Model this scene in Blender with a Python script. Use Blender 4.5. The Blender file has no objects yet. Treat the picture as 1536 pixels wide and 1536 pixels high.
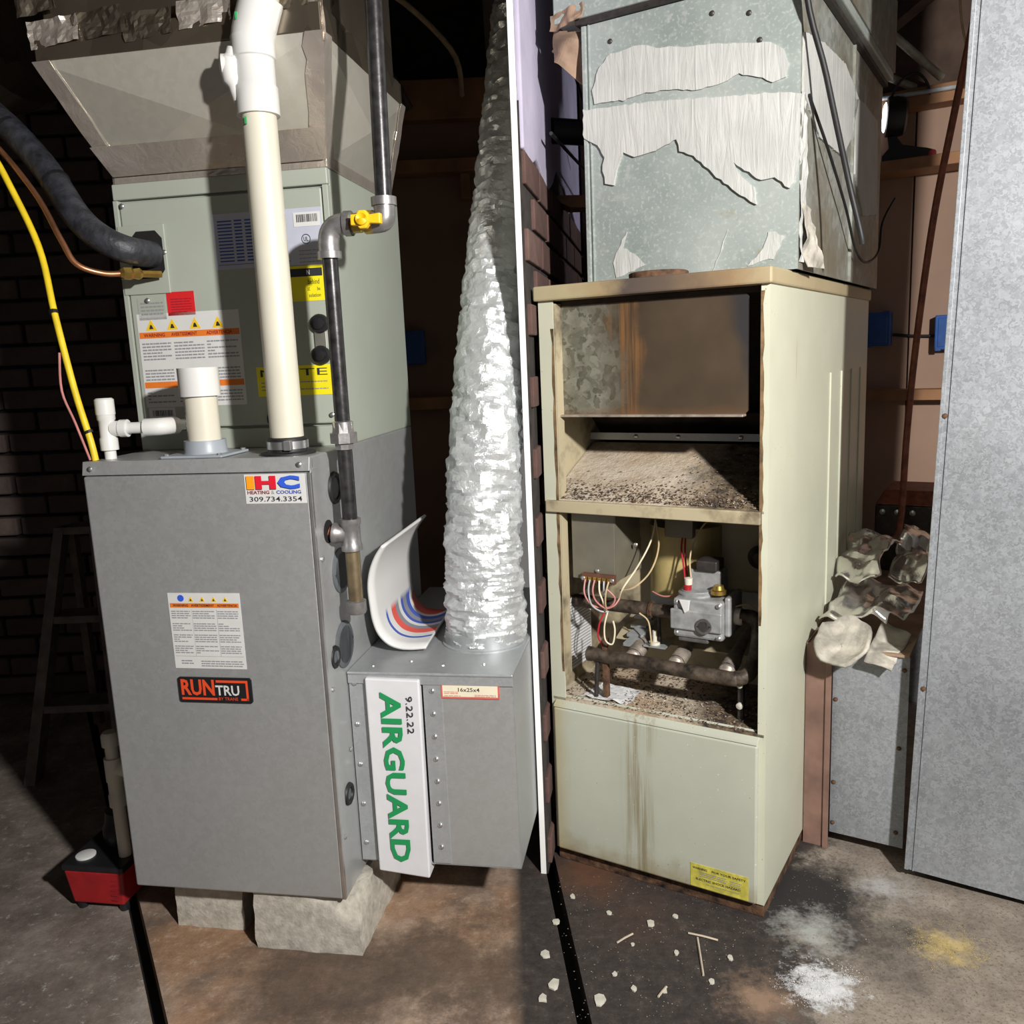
import bpy, bmesh, math, random
from mathutils import Vector, Matrix, noise as mnoise
random.seed(11)
sc = bpy.context.scene
COL = sc.collection
PI = math.pi

# ------------------------------------------------------------------ camera
PITCH, ROLL, CAMH, FPX = .178, -.043, 1.148, 1297.1
fwd = Vector((0, math.cos(PITCH), -math.sin(PITCH)))
rt0 = Vector((1, 0, 0)); up0 = Vector((0, math.sin(PITCH), math.cos(PITCH)))
rt = math.cos(ROLL)*rt0 + math.sin(ROLL)*up0
upv = -math.sin(ROLL)*rt0 + math.cos(ROLL)*up0
cd = bpy.data.cameras.new('camera'); cam = bpy.data.objects.new('camera', cd); COL.objects.link(cam)
cd.sensor_width = 36; cd.lens = 36*FPX/1536; cd.clip_start = .02
m3 = Matrix((rt, upv, -fwd)).transposed().to_4x4()
cam.matrix_world = Matrix.Translation((0, 0, CAMH)) @ m3
sc.camera = cam

# ------------------------------------------------------------------ world, lamps, exposure
w = bpy.data.worlds.new('dim basement'); sc.world = w; w.use_nodes = True
w.node_tree.nodes['Background'].inputs[0].default_value = (.75, .72, .70, 1)
w.node_tree.nodes['Background'].inputs[1].default_value = .22
sc.view_settings.view_transform = 'Standard'; sc.view_settings.look = 'None'
sc.view_settings.exposure = 0; sc.view_settings.gamma = 1; sc.view_settings.use_curve_mapping = False
def area(name, loc, target, size, power, color, spread=PI):
    d = bpy.data.lights.new(name, 'AREA'); d.shape = 'DISK'; d.size = size; d.energy = power; d.color = color; d.spread = spread
    o = bpy.data.objects.new(name, d); COL.objects.link(o); o.location = loc
    o.rotation_euler = (Vector(target)-Vector(loc)).to_track_quat('-Z', 'Y').to_euler(); return o
# the photographer's work light, held to the right of the camera
area('hand_held_work_light', (.90, -.25, 1.74), (.0, 1.8, .75), .10, 96, (1, .97, .93))

# ------------------------------------------------------------------ frames and helpers
class Frame:
    def __init__(s, x, y, yaw): s.m = Matrix.Translation((x, y, 0)) @ Matrix.Rotation(yaw, 4, 'Z')
FL = Frame(-.793, 1.592, -.174)     # newer furnace: u right along its front, v back, z up
FR = Frame(.072, 1.832, -.555)      # older furnace
FW = Frame(0, 0, 0)
BASE = {}
GLY = {}
def glyph(s, bold=0.0):
    k = (s, bold)
    if k not in GLY:
        cu = bpy.data.curves.new('t', 'FONT'); cu.body = s; cu.resolution_u = 2; cu.offset = bold; cu.extrude = .0
        o = bpy.data.objects.new('t', cu); COL.objects.link(o)
        dg = bpy.context.evaluated_depsgraph_get(); dg.update()
        me = bpy.data.meshes.new_from_object(o.evaluated_get(dg))
        V = [tuple(v.co) for v in me.vertices]; Fc = [tuple(p.vertices) for p in me.polygons]
        COL.objects.unlink(o); bpy.data.objects.remove(o); bpy.data.meshes.remove(me); bpy.data.curves.remove(cu)
        xs = [v[0] for v in V]; ys = [v[1] for v in V]
        GLY[k] = (V, Fc, min(xs), max(xs), min(ys), max(ys))
    return GLY[k]
for s_, b_ in (('RUN', .03), ('TRU', .02), ('BY TRANE', 0), ('I', .06), ('H', .06), ('C', .06), ('HEATING', .03), ('&', 0), ('COOLING', .03),
               ('309.734.3354', .01), ('AIRGUARD', .03), ('9.22.22', .0), ('16x25x4', .01), ('WARNING', .02), ('AVERTISSEMENT', .02), ('ADVERTENCIA', .02),
               ('N', .02), ('behind', 0), ('be', 0), ('st', 0), ('sulation', 0), ('NOTE', 0), ('UL', .02), ('FOR YOUR SAFETY', .02), ('ELECTRIC SHOCK HAZARD', .02)):
    glyph(s_, b_)

class MB:
    def __init__(s): s.v = []; s.f = []; s.uv = None
    def add(s, V, F):
        n = len(s.v); s.v += [tuple(p) for p in V]; s.f += [tuple(i+n for i in f) for f in F]; return s
    def box(s, a, b, c, d, e, f):
        V = [(x, y, z) for x in (a, b) for y in (c, d) for z in (e, f)]
        return s.add(V, [(0,1,3,2), (4,6,7,5), (0,4,5,1), (2,3,7,6), (0,2,6,4), (1,5,7,3)])
    def hexa(s, bot, top):
        return s.add(list(bot)+list(top), [(3,2,1,0), (4,5,6,7), (0,1,5,4), (1,2,6,5), (2,3,7,6), (3,0,4,7)])
    def tube(s, pts, r, n=12, caps=True, sm=0):
        P = [Vector(p) for p in pts]
        if sm: P = smooth(P, sm)
        m = len(P); R = r if isinstance(r, (list, tuple)) else [r]*m
        if len(R) != m: R = [R[0]+(R[-1]-R[0])*i/(m-1) for i in range(m)] if len(R) == 2 else [R[min(int(i*len(R)/m), len(R)-1)] for i in range(m)]
        T = []
        for i in range(m):
            t = P[min(i+1, m-1)]-P[max(i-1, 0)]
            T.append(t.normalized() if t.length > 1e-9 else Vector((0, 0, 1)))
        a = Vector((0, 0, 1)) if abs(T[0].z) < .9 else Vector((1, 0, 0))
        nrm = T[0].cross(a).normalized(); V = []; F = []
        for i in range(m):
            nrm = (nrm - T[i]*nrm.dot(T[i])).normalized(); b = T[i].cross(nrm)
            for k in range(n):
                an = 2*PI*k/n; V.append(P[i]+R[i]*(math.cos(an)*nrm+math.sin(an)*b))
        for i in range(m-1):
            for k in range(n):
                k2 = (k+1) % n; F.append((i*n+k, i*n+k2, (i+1)*n+k2, (i+1)*n+k))
        if caps: F.append(tuple(reversed(range(n)))); F.append(tuple(range((m-1)*n, m*n)))
        return s.add(V, F)
    def cyl(s, p0, p1, r, r1=None, n=20): return s.tube([p0, p1], [r, r if r1 is None else r1], n)
    def ring(s, c, ax, R, r, n=24, k=8):
        ax = Vector(ax).normalized(); a = Vector((0, 0, 1)) if abs(ax.z) < .9 else Vector((1, 0, 0))
        e1 = ax.cross(a).normalized(); e2 = ax.cross(e1); V = []; F = []
        for i in range(n):
            d = math.cos(2*PI*i/n)*e1+math.sin(2*PI*i/n)*e2
            for j in range(k):
                an = 2*PI*j/k; V.append(Vector(c)+d*(R+r*math.cos(an))+ax*r*math.sin(an))
        for i in range(n):
            for j in range(k): F.append((i*k+j, ((i+1) % n)*k+j, ((i+1) % n)*k+(j+1) % k, i*k+(j+1) % k))
        return s.add(V, F)
    def lathe(s, c, ax, prof, n=20):       # prof: [(along, radius)]
        ax = Vector(ax).normalized(); c = Vector(c)
        return s.tube([c+ax*t for t, r in prof], [max(r, 1e-4) for t, r in prof], n)
    def prism(s, pts, axis, d0, d1):       # outline in the plane normal to axis (u, v or z), from d0 to d1
        def P(p, d): return {'v': (p[0], d, p[1]), 'u': (d, p[0], p[1]), 'z': (p[0], p[1], d)}[axis]
        n = len(pts); V = [P(p, d0) for p in pts]+[P(p, d1) for p in pts]
        F = [tuple(range(n)), tuple(reversed(range(n, 2*n)))]
        for i in range(n): F.append((i, (i+1) % n, n+(i+1) % n, n+i))
        return s.add(V, F)
    def text(s, st, u0, u1, z0, z1, v, bold=0., rot=0):    # lettering on a plane facing -v, fitted to the box
        V, F, a, b, c, d = glyph(st, bold)
        if rot == 0: Q = [(u0+(x-a)/(b-a)*(u1-u0), v, z0+(y-c)/(d-c)*(z1-z0)) for x, y, _ in V]
        else: Q = [(u0+(y-c)/(d-c)*(u1-u0), v, z1-(x-a)/(b-a)*(z1-z0)) for x, y, _ in V]
        return s.add(Q, F)
    def build(s, name, mat, parent=None, frame=None, base=None, smooth=False, bevel=0, angle=40, fix=True):
        if parent is not None: frame, base = BASE[parent.name]
        b = Vector(base)
        me = bpy.data.meshes.new(name); me.from_pydata([Vector(p)-b for p in s.v], [], s.f)
        if fix:
            bm = bmesh.new(); bm.from_mesh(me); bmesh.ops.recalc_face_normals(bm, faces=bm.faces); bm.to_mesh(me); bm.free()
        me.materials.append(mat)
        if s.uv:
            ul = me.uv_layers.new(name='UVMap')
            for lp in me.loops: ul.data[lp.index].uv = s.uv[lp.vertex_index]
        if smooth:
            for p in me.polygons: p.use_smooth = True
            me.set_sharp_from_angle(angle=math.radians(angle))
        me.update()
        o = bpy.data.objects.new(name, me); COL.objects.link(o)
        if parent is not None: o.parent = parent
        else: o.matrix_world = frame.m @ Matrix.Translation(b)
        BASE[o.name] = (frame, tuple(base))
        if bevel:
            md = o.modifiers.new('bevel', 'BEVEL'); md.width = bevel; md.segments = 2; md.limit_method = 'ANGLE'; md.angle_limit = math.radians(35)
        return o
def smooth(P, k):
    P = [Vector(p) for p in P]; out = []; n = len(P)
    for i in range(n-1):
        p0, p1, p2, p3 = P[max(i-1, 0)], P[i], P[i+1], P[min(i+2, n-1)]
        for j in range(k):
            t = j/k; out.append(.5*((2*p1)+(p2-p0)*t+(2*p0-5*p1+4*p2-p3)*t*t+(3*p1-p0-3*p2+p3)*t**3))
    out.append(P[-1]); return out
def tag(o, label, cat, group=None):
    o['label'] = label; o['category'] = cat
    if group: o['group'] = group
    return o
def thing(name, label, cat, frame, base, group=None):
    o = bpy.data.objects.new(name, None); o.empty_display_size = .05; COL.objects.link(o)
    o.matrix_world = frame.m @ Matrix.Translation(base); BASE[o.name] = (frame, tuple(base)); return tag(o, label, cat, group)
def struct(o): o['kind'] = 'structure'; return o
def lab(o, t): o['label'] = t; return o
def copyto(src, parent, loc, rot=None):
    c = src.copy(); COL.objects.link(c); c.parent = parent; c.location = loc
    if rot is not None: c.rotation_euler = rot
    return c

# ------------------------------------------------------------------ materials
class NT:
    def __init__(s, name):
        s.m = bpy.data.materials.new(name); s.m.use_nodes = True; s.t = s.m.node_tree; s.b = s.t.nodes['Principled BSDF']
        s.tc = s.t.nodes.new('ShaderNodeTexCoord'); s.co = s.tc.outputs['Object']
    def n(s, k): return s.t.nodes.new('ShaderNode'+k)
    def l(s, a, b): s.t.links.new(a, b)
    def mapping(s, scale=(1, 1, 1), rot=(0, 0, 0), src=None):
        m = s.n('Mapping'); m.inputs['Scale'].default_value = scale; m.inputs['Rotation'].default_value = rot
        s.l(src or s.co, m.inputs[0]); return m.outputs[0]
    def noise(s, scale, detail=4, rough=.55, co=None, dist=0):
        m = s.n('TexNoise'); m.inputs['Scale'].default_value = scale; m.inputs['Detail'].default_value = detail
        m.inputs['Roughness'].default_value = rough; m.inputs['Distortion'].default_value = dist; s.l(co or s.co, m.inputs['Vector']); return m.outputs[0]
    def noise_c(s, scale):
        m = s.n('TexNoise'); m.inputs['Scale'].default_value = scale; s.l(s.co, m.inputs['Vector']); return m.outputs['Color']
    def voro(s, scale, co=None, feat='F1', out='Color'):
        m = s.n('TexVoronoi'); m.feature = feat; m.inputs['Scale'].default_value = scale; s.l(co or s.co, m.inputs['Vector']); return m.outputs[out]
    def ramp(s, fac, stops):
        r = s.n('ValToRGB'); e = r.color_ramp.elements
        C4 = lambda c: (*c, 1) if isinstance(c, tuple) else (c, c, c, 1)
        e[0].position = stops[0][0]; e[0].color = C4(stops[0][1]); e[-1].position = stops[-1][0]; e[-1].color = C4(stops[-1][1])
        for p, c in stops[1:-1]: q = e.new(p); q.color = C4(c)
        s.l(fac, r.inputs[0]); return r.outputs[0]
    def mix(s, fac, a, b, mode='MIX'):
        m = s.n('MixRGB'); m.blend_type = mode
        for i, x in enumerate((fac, a, b)):
            if isinstance(x, (int, float)): m.inputs[i].default_value = x if i == 0 else (x, x, x, 1)
            elif isinstance(x, tuple): m.inputs[i].default_value = (*x, 1)
            else: s.l(x, m.inputs[i])
        return m.outputs[0]
    def math(s, op, a, b=0, clamp=False):
        m = s.n('Math'); m.operation = op; m.use_clamp = clamp
        for i, x in enumerate((a, b)):
            if isinstance(x, (int, float)): m.inputs[i].default_value = x
            else: s.l(x, m.inputs[i])
        return m.outputs[0]
    def xyz(s, src=None):
        m = s.n('SeparateXYZ'); s.l(src or s.co, m.inputs[0]); return m.outputs
    def near(s, p, r, soft, wob=0, ws=6):  # blob mask around a point
        d = s.n('VectorMath'); d.operation = 'DISTANCE'; d.inputs[1].default_value = p; s.l(s.co, d.inputs[0]); x = d.outputs['Value']
        if wob: x = s.math('ADD', x, s.math('MULTIPLY', s.math('SUBTRACT', s.noise(ws, 9, .75), .5), wob*1.9))
        return s.ramp(x, [(max(r-soft, 0), 1.), (r+soft, 0.)])
    def set(s, col=None, rough=None, metal=None, bump=None, bs=.3, bd=.002, spec=None):
        for k, x in (('Base Color', col), ('Roughness', rough), ('Metallic', metal), ('Specular IOR Level', spec)):
            if x is None: continue
            if isinstance(x, tuple): s.b.inputs[k].default_value = (*x, 1)
            elif isinstance(x, (int, float)): s.b.inputs[k].default_value = x
            else: s.l(x, s.b.inputs[k])
        if bump is not None:
            b = s.n('Bump'); b.inputs['Strength'].default_value = bs; b.inputs['Distance'].default_value = bd; s.l(bump, b.inputs['Height']); s.l(b.outputs[0], s.b.inputs['Normal'])
        return s.m
def plain(name, c, rough=.5, metal=0, var=.12, scale=30, bs=0, bscale=80, bd=.001, spec=None):
    k = NT(name); c2 = tuple(max(x*(1-var*2), 0) for x in c); c1 = tuple(min(x*(1+var), 1) for x in c)
    col = k.ramp(k.noise(scale, 5), [(.3, c2), (.7, c1)])
    return k.set(col, rough, metal, k.noise(bscale, 6) if bs else None, bs, bd, spec)
def galvan(name, c, rough=.38, metal=.75, sp=55, amt=.16, stain=None):
    k = NT(name); wc = k.n('MixRGB'); wc.inputs[0].default_value = .035; k.l(k.co, wc.inputs[1]); k.l(k.noise_c(sp*.7), wc.inputs[2]); v = k.voro(sp, wc.outputs[0]); g = k.n('RGBToBW'); k.l(v, g.inputs[0])
    lo = tuple(x*(1-amt) for x in c); hi = tuple(min(1, x*(1+amt)) for x in c)
    col = k.mix(.55, k.ramp(g.outputs[0], [(.2, lo), (.8, hi)]), k.ramp(k.noise(3.5, 6), [(.3, lo), (.7, hi)]))
    if stain: col = k.mix(k.math('MULTIPLY', k.ramp(k.noise(5, 8, .65), [(.45, 0.), (.75, 1.)]), .8), col, stain)
    r = k.math('ADD', k.math('MULTIPLY', g.outputs[0], .12), rough-.06)
    return k.set(col, r, metal, k.noise(9, 3), .12, .004)
M = {}
M['galv'] = galvan('galvanised sheet', (.42, .43, .43), .40, .5, 120, .07)
M['galv_duct'] = galvan('galvanised duct', (.40, .42, .43), .42, .45, 120, .10)
M['galv_hopper'] = galvan('galvanised hopper', (.56, .535, .47), .33, .5, 90, .05)
def galv_old():
    k = NT('weathered galvanised'); base = k.ramp(k.noise(5, 6, .6), [(.3, (.26, .305, .29)), (.55, (.36, .405, .385)), (.75, (.46, .49, .47))])
    sp = k.ramp(k.noise(150, 3, .5), [(.55, 0.), (.66, 1.)]); col = k.mix(k.math('MULTIPLY', sp, .5), base, (.55, .58, .54))
    sp2 = k.ramp(k.noise(60, 5, .6), [(.55, 0.), (.70, 1.)]); col = k.mix(k.math('MULTIPLY', sp2, .5), col, (.50, .53, .50))
    col = k.mix(k.ramp(k.noise(7, 6, .7), [(.66, 0.), (.74, .7)]), col, (.33, .27, .15))
    return k.set(col, .5, .25, k.noise(60, 4), .1, .002)
M['galv_old'] = galv_old()
M['galv_big'] = galvan('dull galvanised return', (.27, .285, .305), .5, .3, 150, .34)
def galv_dirty():
    k = NT('dirty galvanised side'); v = k.voro(60); g = k.n('RGBToBW'); k.l(v, g.inputs[0])
    col = k.mix(k.ramp(k.noise(6, 8, .7), [(.4, 0.), (.62, 1.)]), k.ramp(g.outputs[0], [(.2, (.20, .22, .20)), (.8, (.36, .38, .35))]), (.15, .12, .07))
    col = k.mix(k.math('MULTIPLY', k.noise(60, 4, .6, k.mapping((1, 1, .06))), .5), col, (.34, .35, .32)); return k.set(col, .55, .3, k.noise(50, 5), .3, .002)
M['galv_dirty'] = galv_dirty()
M['foil_dark'] = galvan('tarnished foil duct', (.20, .17, .13), .28, .85, 12, .35)
def foil(name, c, rough, bs, bscale):
    k = NT(name); n = k.noise(bscale, 6, .6, dist=.6)
    return k.set(k.ramp(k.noise(14, 4), [(.3, tuple(x*.8 for x in c)), (.7, c)]), rough, .75, n, bs, .006)
M['foil'] = foil('foil tape', (.78, .70, .62), .24, .35, 30)
M['flex'] = foil('flexible duct foil', (.74, .77, .78), .34, .7, 60)
M['flex'].node_tree.nodes['Principled BSDF'].inputs['Metallic'].default_value = .6
M['coil'] = plain('sage grey enamel', (.35, .38, .325), .42, 0, .03, 6)
M['coil_dark'] = plain('dark seam', (.03, .03, .03), .7)
M['pvc'] = plain('cream pvc pipe', (.62, .59, .49), .32, 0, .03, 10)
M['pvc_white'] = plain('white pvc fitting', (.66, .66, .64), .3, 0, .02, 10)
M['pvc_grey'] = plain('grey pvc flange', (.30, .33, .37), .4, 0, .05)
M['green_ink'] = plain('green ink', (.02, .35, .10), .6)
M['black_pipe'] = plain('black iron pipe', (.045, .043, .045), .32, .5, .3, 60, .2, 120)
M['mall'] = plain('malleable iron fitting', (.30, .29, .29), .42, .7, .15, 60, .25, 150)
M['steel'] = plain('bright steel', (.62, .62, .62), .3, .9, .08)
M['brass'] = plain('brass', (.58, .38, .10), .33, .9, .15)
M['oldbrass'] = plain('browned nipple', (.26, .20, .12), .4, .7, .2)
M['copper'] = plain('copper tube', (.55, .25, .13), .35, .85, .15)
M['yellow_paint'] = plain('yellow handle', (.85, .50, .01), .45, 0, .05)
M['yellow_cable'] = plain('yellow cable', (.78, .57, .02), .45, 0, .08)
M['rubber'] = plain('black rubber', (.012, .012, .013), .55, 0, .2)
M['armaflex'] = plain('black foam insulation', (.03, .032, .04), .5, 0, .35, 40, .6, 90, .003)
M['black'] = plain('black plastic', (.012, .012, .014), .4, 0, .1)
M['blackvoid'] = plain('dark cavity', (.006, .005, .005), .9, 0, .1)
M['plug'] = plain('grey knockout plug', (.10, .11, .12), .5, 0, .1)
M['white_paper'] = plain('white paper', (.62, .62, .61), .55, 0, .02)
M['grey_label'] = plain('silver label', (.45, .47, .56), .5, 0, .03)
M['card'] = plain('white cardboard', (.64, .64, .66), .6, 0, .02)
M['cream_label'] = plain('cream label', (.74, .68, .52), .55, 0, .03)
M['ink'] = plain('black ink', (.02, .02, .025), .6, 0, 0)
M['ink_grey'] = plain('grey small print', (.25, .25, .27), .6, 0, 0)
M['orange'] = plain('orange print', (.72, .18, .02), .55, 0, .03)
M['logo_orange'] = plain('orange letter', (.90, .33, .01), .5, 0, 0)
M['logo_red'] = plain('red letter', (.66, .01, .03), .5, 0, 0)
M['logo_blue'] = plain('blue letter', (.03, .10, .60), .5, 0, 0)
M['maroon'] = plain('maroon print', (.25, .01, .02), .5, 0, 0)
M['navy'] = plain('navy print', (.03, .07, .33), .5, 0, 0)
M['badge_red'] = plain('badge orange red', (.72, .07, .02), .45, 0, 0)
M['airgreen'] = plain('green print', (.01, .26, .08), .55, 0, 0)
M['red_label'] = plain('red label', (.60, .015, .02), .5, 0, .03)
M['yellow_label'] = plain('yellow label', (.78, .68, .01), .5, 0, .03)
M['yellow_worn'] = plain('worn yellow label', (.56, .50, .08), .6, 0, .18, 60)
M['foil_shiny'] = foil('crumpled bright foil', (.82, .80, .76), .16, .25, 60); M['foil_shiny'].node_tree.nodes['Principled BSDF'].inputs['Metallic'].default_value = .9
M['sign_yellow'] = plain('yellow triangle print', (.78, .52, .02), .5, 0, 0)
M['red_edge'] = plain('red label edge', (.60, .12, .10), .55)
M['pump_red'] = plain('red pump housing', (.33, .012, .015), .45, 0, .1)
M['concrete_block'] = plain('pale concrete block', (.46, .43, .37), .9, 0, .15, 60, .45, 160, .003)
M['wood'] = plain('pine board', (.33, .16, .07), .6, 0, .2, 8)
M['wood_dark'] = plain('dark joist timber', (.075, .045, .03), .8, 0, .3, 9)
M['ladder'] = plain('grey weathered ladder', (.12, .095, .085), .7, 0, .25, 20)
M['panel_wall'] = plain('tan hardboard wall', (.36, .23, .165), .7, 0, .1, 3)
M['panel_wall_dark'] = plain('brown hardboard wall', (.27, .16, .105), .7, 0, .12, 3)
M['blue_box'] = plain('blue plastic outlet box', (.02, .09, .33), .4, 0, .1)
M['mortar'] = plain('dark mortar', (.035, .028, .025), .95, 0, .3, 30)
M['plaster'] = plain('lilac whitewash', (.52, .48, .62), .85, 0, .12, 5, .5, 60, .003)
M['partition'] = plain('white painted partition', (.82, .82, .81), .7, 0, .02, 5)
M['iron_dark'] = plain('dark iron', (.05, .043, .04), .5, .4, .3, 40)
M['rust'] = plain('rust', (.115, .058, .03), .85, .1, .5, 40, .8, 120, .003)
M['rustpipe'] = plain('rusty brown pipe', (.24, .075, .04), .55, .2, .25, 40)
M['mastic'] = None
M['insul'] = plain('dirty white insulation', (.46, .43, .37), .85, 0, .28, 22, .5, 90, .004)
M['powder'] = plain('white powder', (.72, .73, .74), .95, 0, .15, 60, .8, 200, .003)
M['powder_y'] = plain('yellow powder', (.55, .42, .16), .95, 0, .25, 60, .6, 200, .003)
M['grit'] = plain('mixed grit', (.30, .25, .19), .9, 0, .4, 90)
M['chip'] = plain('pale paint chip', (.56, .54, .46), .8, 0, .15)
M['twig'] = plain('pale wood splinter', (.50, .43, .33), .8)
M['brownbox'] = plain('brown painted panel', (.22, .13, .10), .6, 0, .18, 14)
M['cardtop'] = plain('brown cardboard lining', (.30, .20, .14), .8, 0, .25, 14)
M['wire_red'] = plain('red wire', (.45, .015, .03), .5); M['wire_white'] = plain('cream wire', (.70, .62, .45), .5)
M['wire_pink'] = plain('faded red wire', (.50, .20, .18), .5); M['wire_grey'] = plain('grey wire', (.42, .43, .44), .5)
M['wire_tan'] = plain('tan wire', (.50, .38, .22), .5)
M['valve_grey'] = plain('grey cast aluminium', (.40, .41, .41), .5, .45, .15, 50, .3, 150)
M['valve_dark'] = plain('dark casting', (.16, .15, .14), .5, .5, .2, 50)
M['control'] = plain('dull zinc control box', (.215, .20, .155), .45, .4, .1, 12)
M['terminal'] = plain('brown terminal strip', (.12, .05, .03), .5)
M['manifold'] = plain('sooty manifold pipe', (.10, .075, .055), .6, .4, .5, 40, .6, 120, .002)
M['burner'] = plain('aluminised burner tube', (.45, .39, .33), .5, .5, .25, 40)
M['burnt'] = plain('scorched sheet', (.05, .032, .022), .7, .2, .5, 10, .3, 60)
M['bag'] = plain('clear plastic', (.5, .5, .55), .2)
def streaks(name, base, rustc, lo, hi, zr, edge=0, rough=.42, blot=.0, metal=0, cl=0):
    # painted sheet with rust runs: vertical streak noise, plus rust rising from the foot (edge = height in m)
    k = NT(name); x = k.xyz()
    st = k.noise(1, 6, .65, k.mapping((70, 70, 3.0))); big = k.noise(5, 4, .5)
    m = k.ramp(k.math('MULTIPLY', st, k.math('ADD', big, .5)), [(lo, 0.), (hi, 1.)])
    col = k.mix(.5, base, k.ramp(k.noise(9, 5), [(.3, tuple(c*.86 for c in base)), (.7, base)]))
    col = k.mix(k.math('MULTIPLY', m, .75), col, rustc)
    if edge:
        e = k.math('ADD', x[2], k.math('MULTIPLY', k.math('SUBTRACT', k.noise(14, 6, .65), .5), edge*1.6))
        col = k.mix(k.ramp(e, [(0., 1.), (edge, 0.)]), col, tuple(c*.75 for c in rustc))
    if blot: col = k.mix(k.ramp(k.noise(6, 7, .6), [(.62-blot, 0.), (.78-blot, 1.)]), col, (.05, .03, .02))
    if cl:
        cm = k.math('MULTIPLY', k.ramp(k.math('ABSOLUTE', k.math('ADD', k.math('ADD', x[0], .03), k.math('MULTIPLY', k.math('SUBTRACT', k.noise(6, 3), .5), .05))), [(.01, 1.), (.045, 0.)]), k.ramp(k.noise(1, 6, .7, k.mapping((85, 85, 2.2))), [(.44, 0.), (.60, 1.)]))
        col = k.mix(k.math('MULTIPLY', cm, .8), col, (.20, .16, .075))
        lm = k.ramp(k.math('ADD', k.math('ADD', x[0], .238), k.math('MULTIPLY', k.noise(10, 5), .03)), [(.015, .8), (.065, 0.)])
        col = k.mix(lm, col, (.42, .34, .15))
        sp_ = k.ramp(k.noise(140, 2, .5), [(.70, 0.), (.74, 1.)]); col = k.mix(k.math('MULTIPLY', sp_, .6), col, (.7, .7, .64))
    sp = k.ramp(k.voro(75, out='Distance'), [(.05, 1.), (.09, 0.)])
    col = k.mix(k.math('MULTIPLY', sp, k.ramp(k.noise(9, 3), [(.5, 0.), (.6, .9)])), col, (.10, .07, .05))
    return k.set(col, rough, metal, k.noise(40, 4), .06, .002)
CREAM = (.53, .545, .425)
M['cream'] = streaks('cream enamel', (.56, .57, .45), (.30, .20, .09), .72, .9, 0, .03)
M['cream_stained'] = streaks('cream enamel with rust runs', (.46, .475, .395), (.33, .25, .11), .72, .9, 0, .085, cl=1)
M['cream_burnt'] = streaks('scorched cream enamel', (.44, .38, .25), (.14, .07, .03), .75, .95, 0, 0, .5, .10)
M['cap'] = None
def cap_mat():
    k = NT('scorched cap'); x = k.xyz(); n = k.math('MULTIPLY', k.math('SUBTRACT', k.noise(8, 6, .65), .5), .35)
    t = k.math('ADD', k.math('ADD', k.math('MULTIPLY', x[0], 2.0), .5), n)
    a = k.ramp(t, [(.10, (.42, .36, .22)), (.28, (.33, .25, .14)), (.40, (.085, .065, .055)), (.62, (.11, .08, .06)), (.80, (.26, .175, .095)), (.98, (.40, .33, .20))])
    return k.set(a, .55, 0)
M['cap'] = cap_mat()
def shield_mat():
    k = NT('heat tinted galvanised'); x = k.xyz(); wc = k.n('MixRGB'); wc.inputs[0].default_value = .05; k.l(k.co, wc.inputs[1]); k.l(k.noise_c(40), wc.inputs[2])
    v = k.voro(75, wc.outputs[0]); g = k.n('RGBToBW'); k.l(v, g.inputs[0])
    sp = k.ramp(k.mix(.5, g.outputs[0], k.noise(50, 5, .7)), [(.3, (.11, .105, .075)), (.7, (.28, .275, .22))])
    tint = k.ramp(k.noise(4, 4), [(.3, (.055, .038, .025)), (.7, (.115, .082, .054))])
    xx = k.math('ADD', k.math('ADD', x[0], .3), k.math('MULTIPLY', k.math('SUBTRACT', k.noise(9, 5), .5), .10))
    col = k.mix(k.ramp(xx, [(.17, 0.), (.25, 1.)]), sp, tint)
    run = k.math('MULTIPLY', k.ramp(k.math('ABSOLUTE', k.math('SUBTRACT', xx, .245)), [(.008, 1.), (.035, 0.)]), k.ramp(k.noise(1, 5, .6, k.mapping((90, 90, 2))), [(.42, 0.), (.56, 1.)]))
    col = k.mix(run, col, (.24, .12, .05))
    zz = k.math('SUBTRACT', x[2], 1.0)
    col = k.mix(k.ramp(k.math('ADD', zz, k.math('MULTIPLY', k.noise(20, 5), .03)), [(.02, .8), (.055, 0.)]), col, (.20, .10, .045))
    blk = k.math('MULTIPLY', k.ramp(k.math('ADD', xx, 0), [(.455, 0.), (.485, 1.)]), k.ramp(zz, [(.05, 0.), (.12, 1.)]))
    col = k.mix(k.math('MULTIPLY', blk, .85), col, (.04, .04, .045))
    return k.set(col, .42, .35, k.noise(20, 4), .1, .002)
M['shield'] = shield_mat()
def deflect_mat():
    k = NT('ash covered deflector with painted shade'); x = k.xyz()
    col = k.ramp(k.noise(16, 8, .7), [(.3, (.27, .20, .13)), (.5, (.52, .44, .34)), (.75, (.62, .55, .46))])
    col = k.mix(k.ramp(k.noise(5, 4), [(.5, 0.), (.7, .6)]), col, (.45, .28, .15))
    d = k.math('ADD', x[0], k.math('MULTIPLY', k.math('SUBTRACT', k.noise(11, 7, .7), .5), .22))
    col = k.mix(k.ramp(d, [(.04, 0.), (.11, 1.)]), col, k.ramp(k.noise(40, 5, .7), [(.4, (.03, .022, .02)), (.7, (.26, .19, .11))]))  # right side darkened: a diagonal shadow painted into the colour
    return k.set(col, .9, 0, k.noise(70, 6, .7), .9, .006)
M['ash'] = deflect_mat()
def rustflake():
    k = NT('rust flakes'); col = k.ramp(k.voro(150), [(.2, (.035, .022, .017)), (.5, (.10, .062, .042)), (.85, (.30, .23, .16))]); return k.set(col, .9, 0)
M['flake'] = rustflake()
M['scorch'] = plain('scorched paint edge', (.20, .125, .06), .6, 0, .45, 25)
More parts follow.
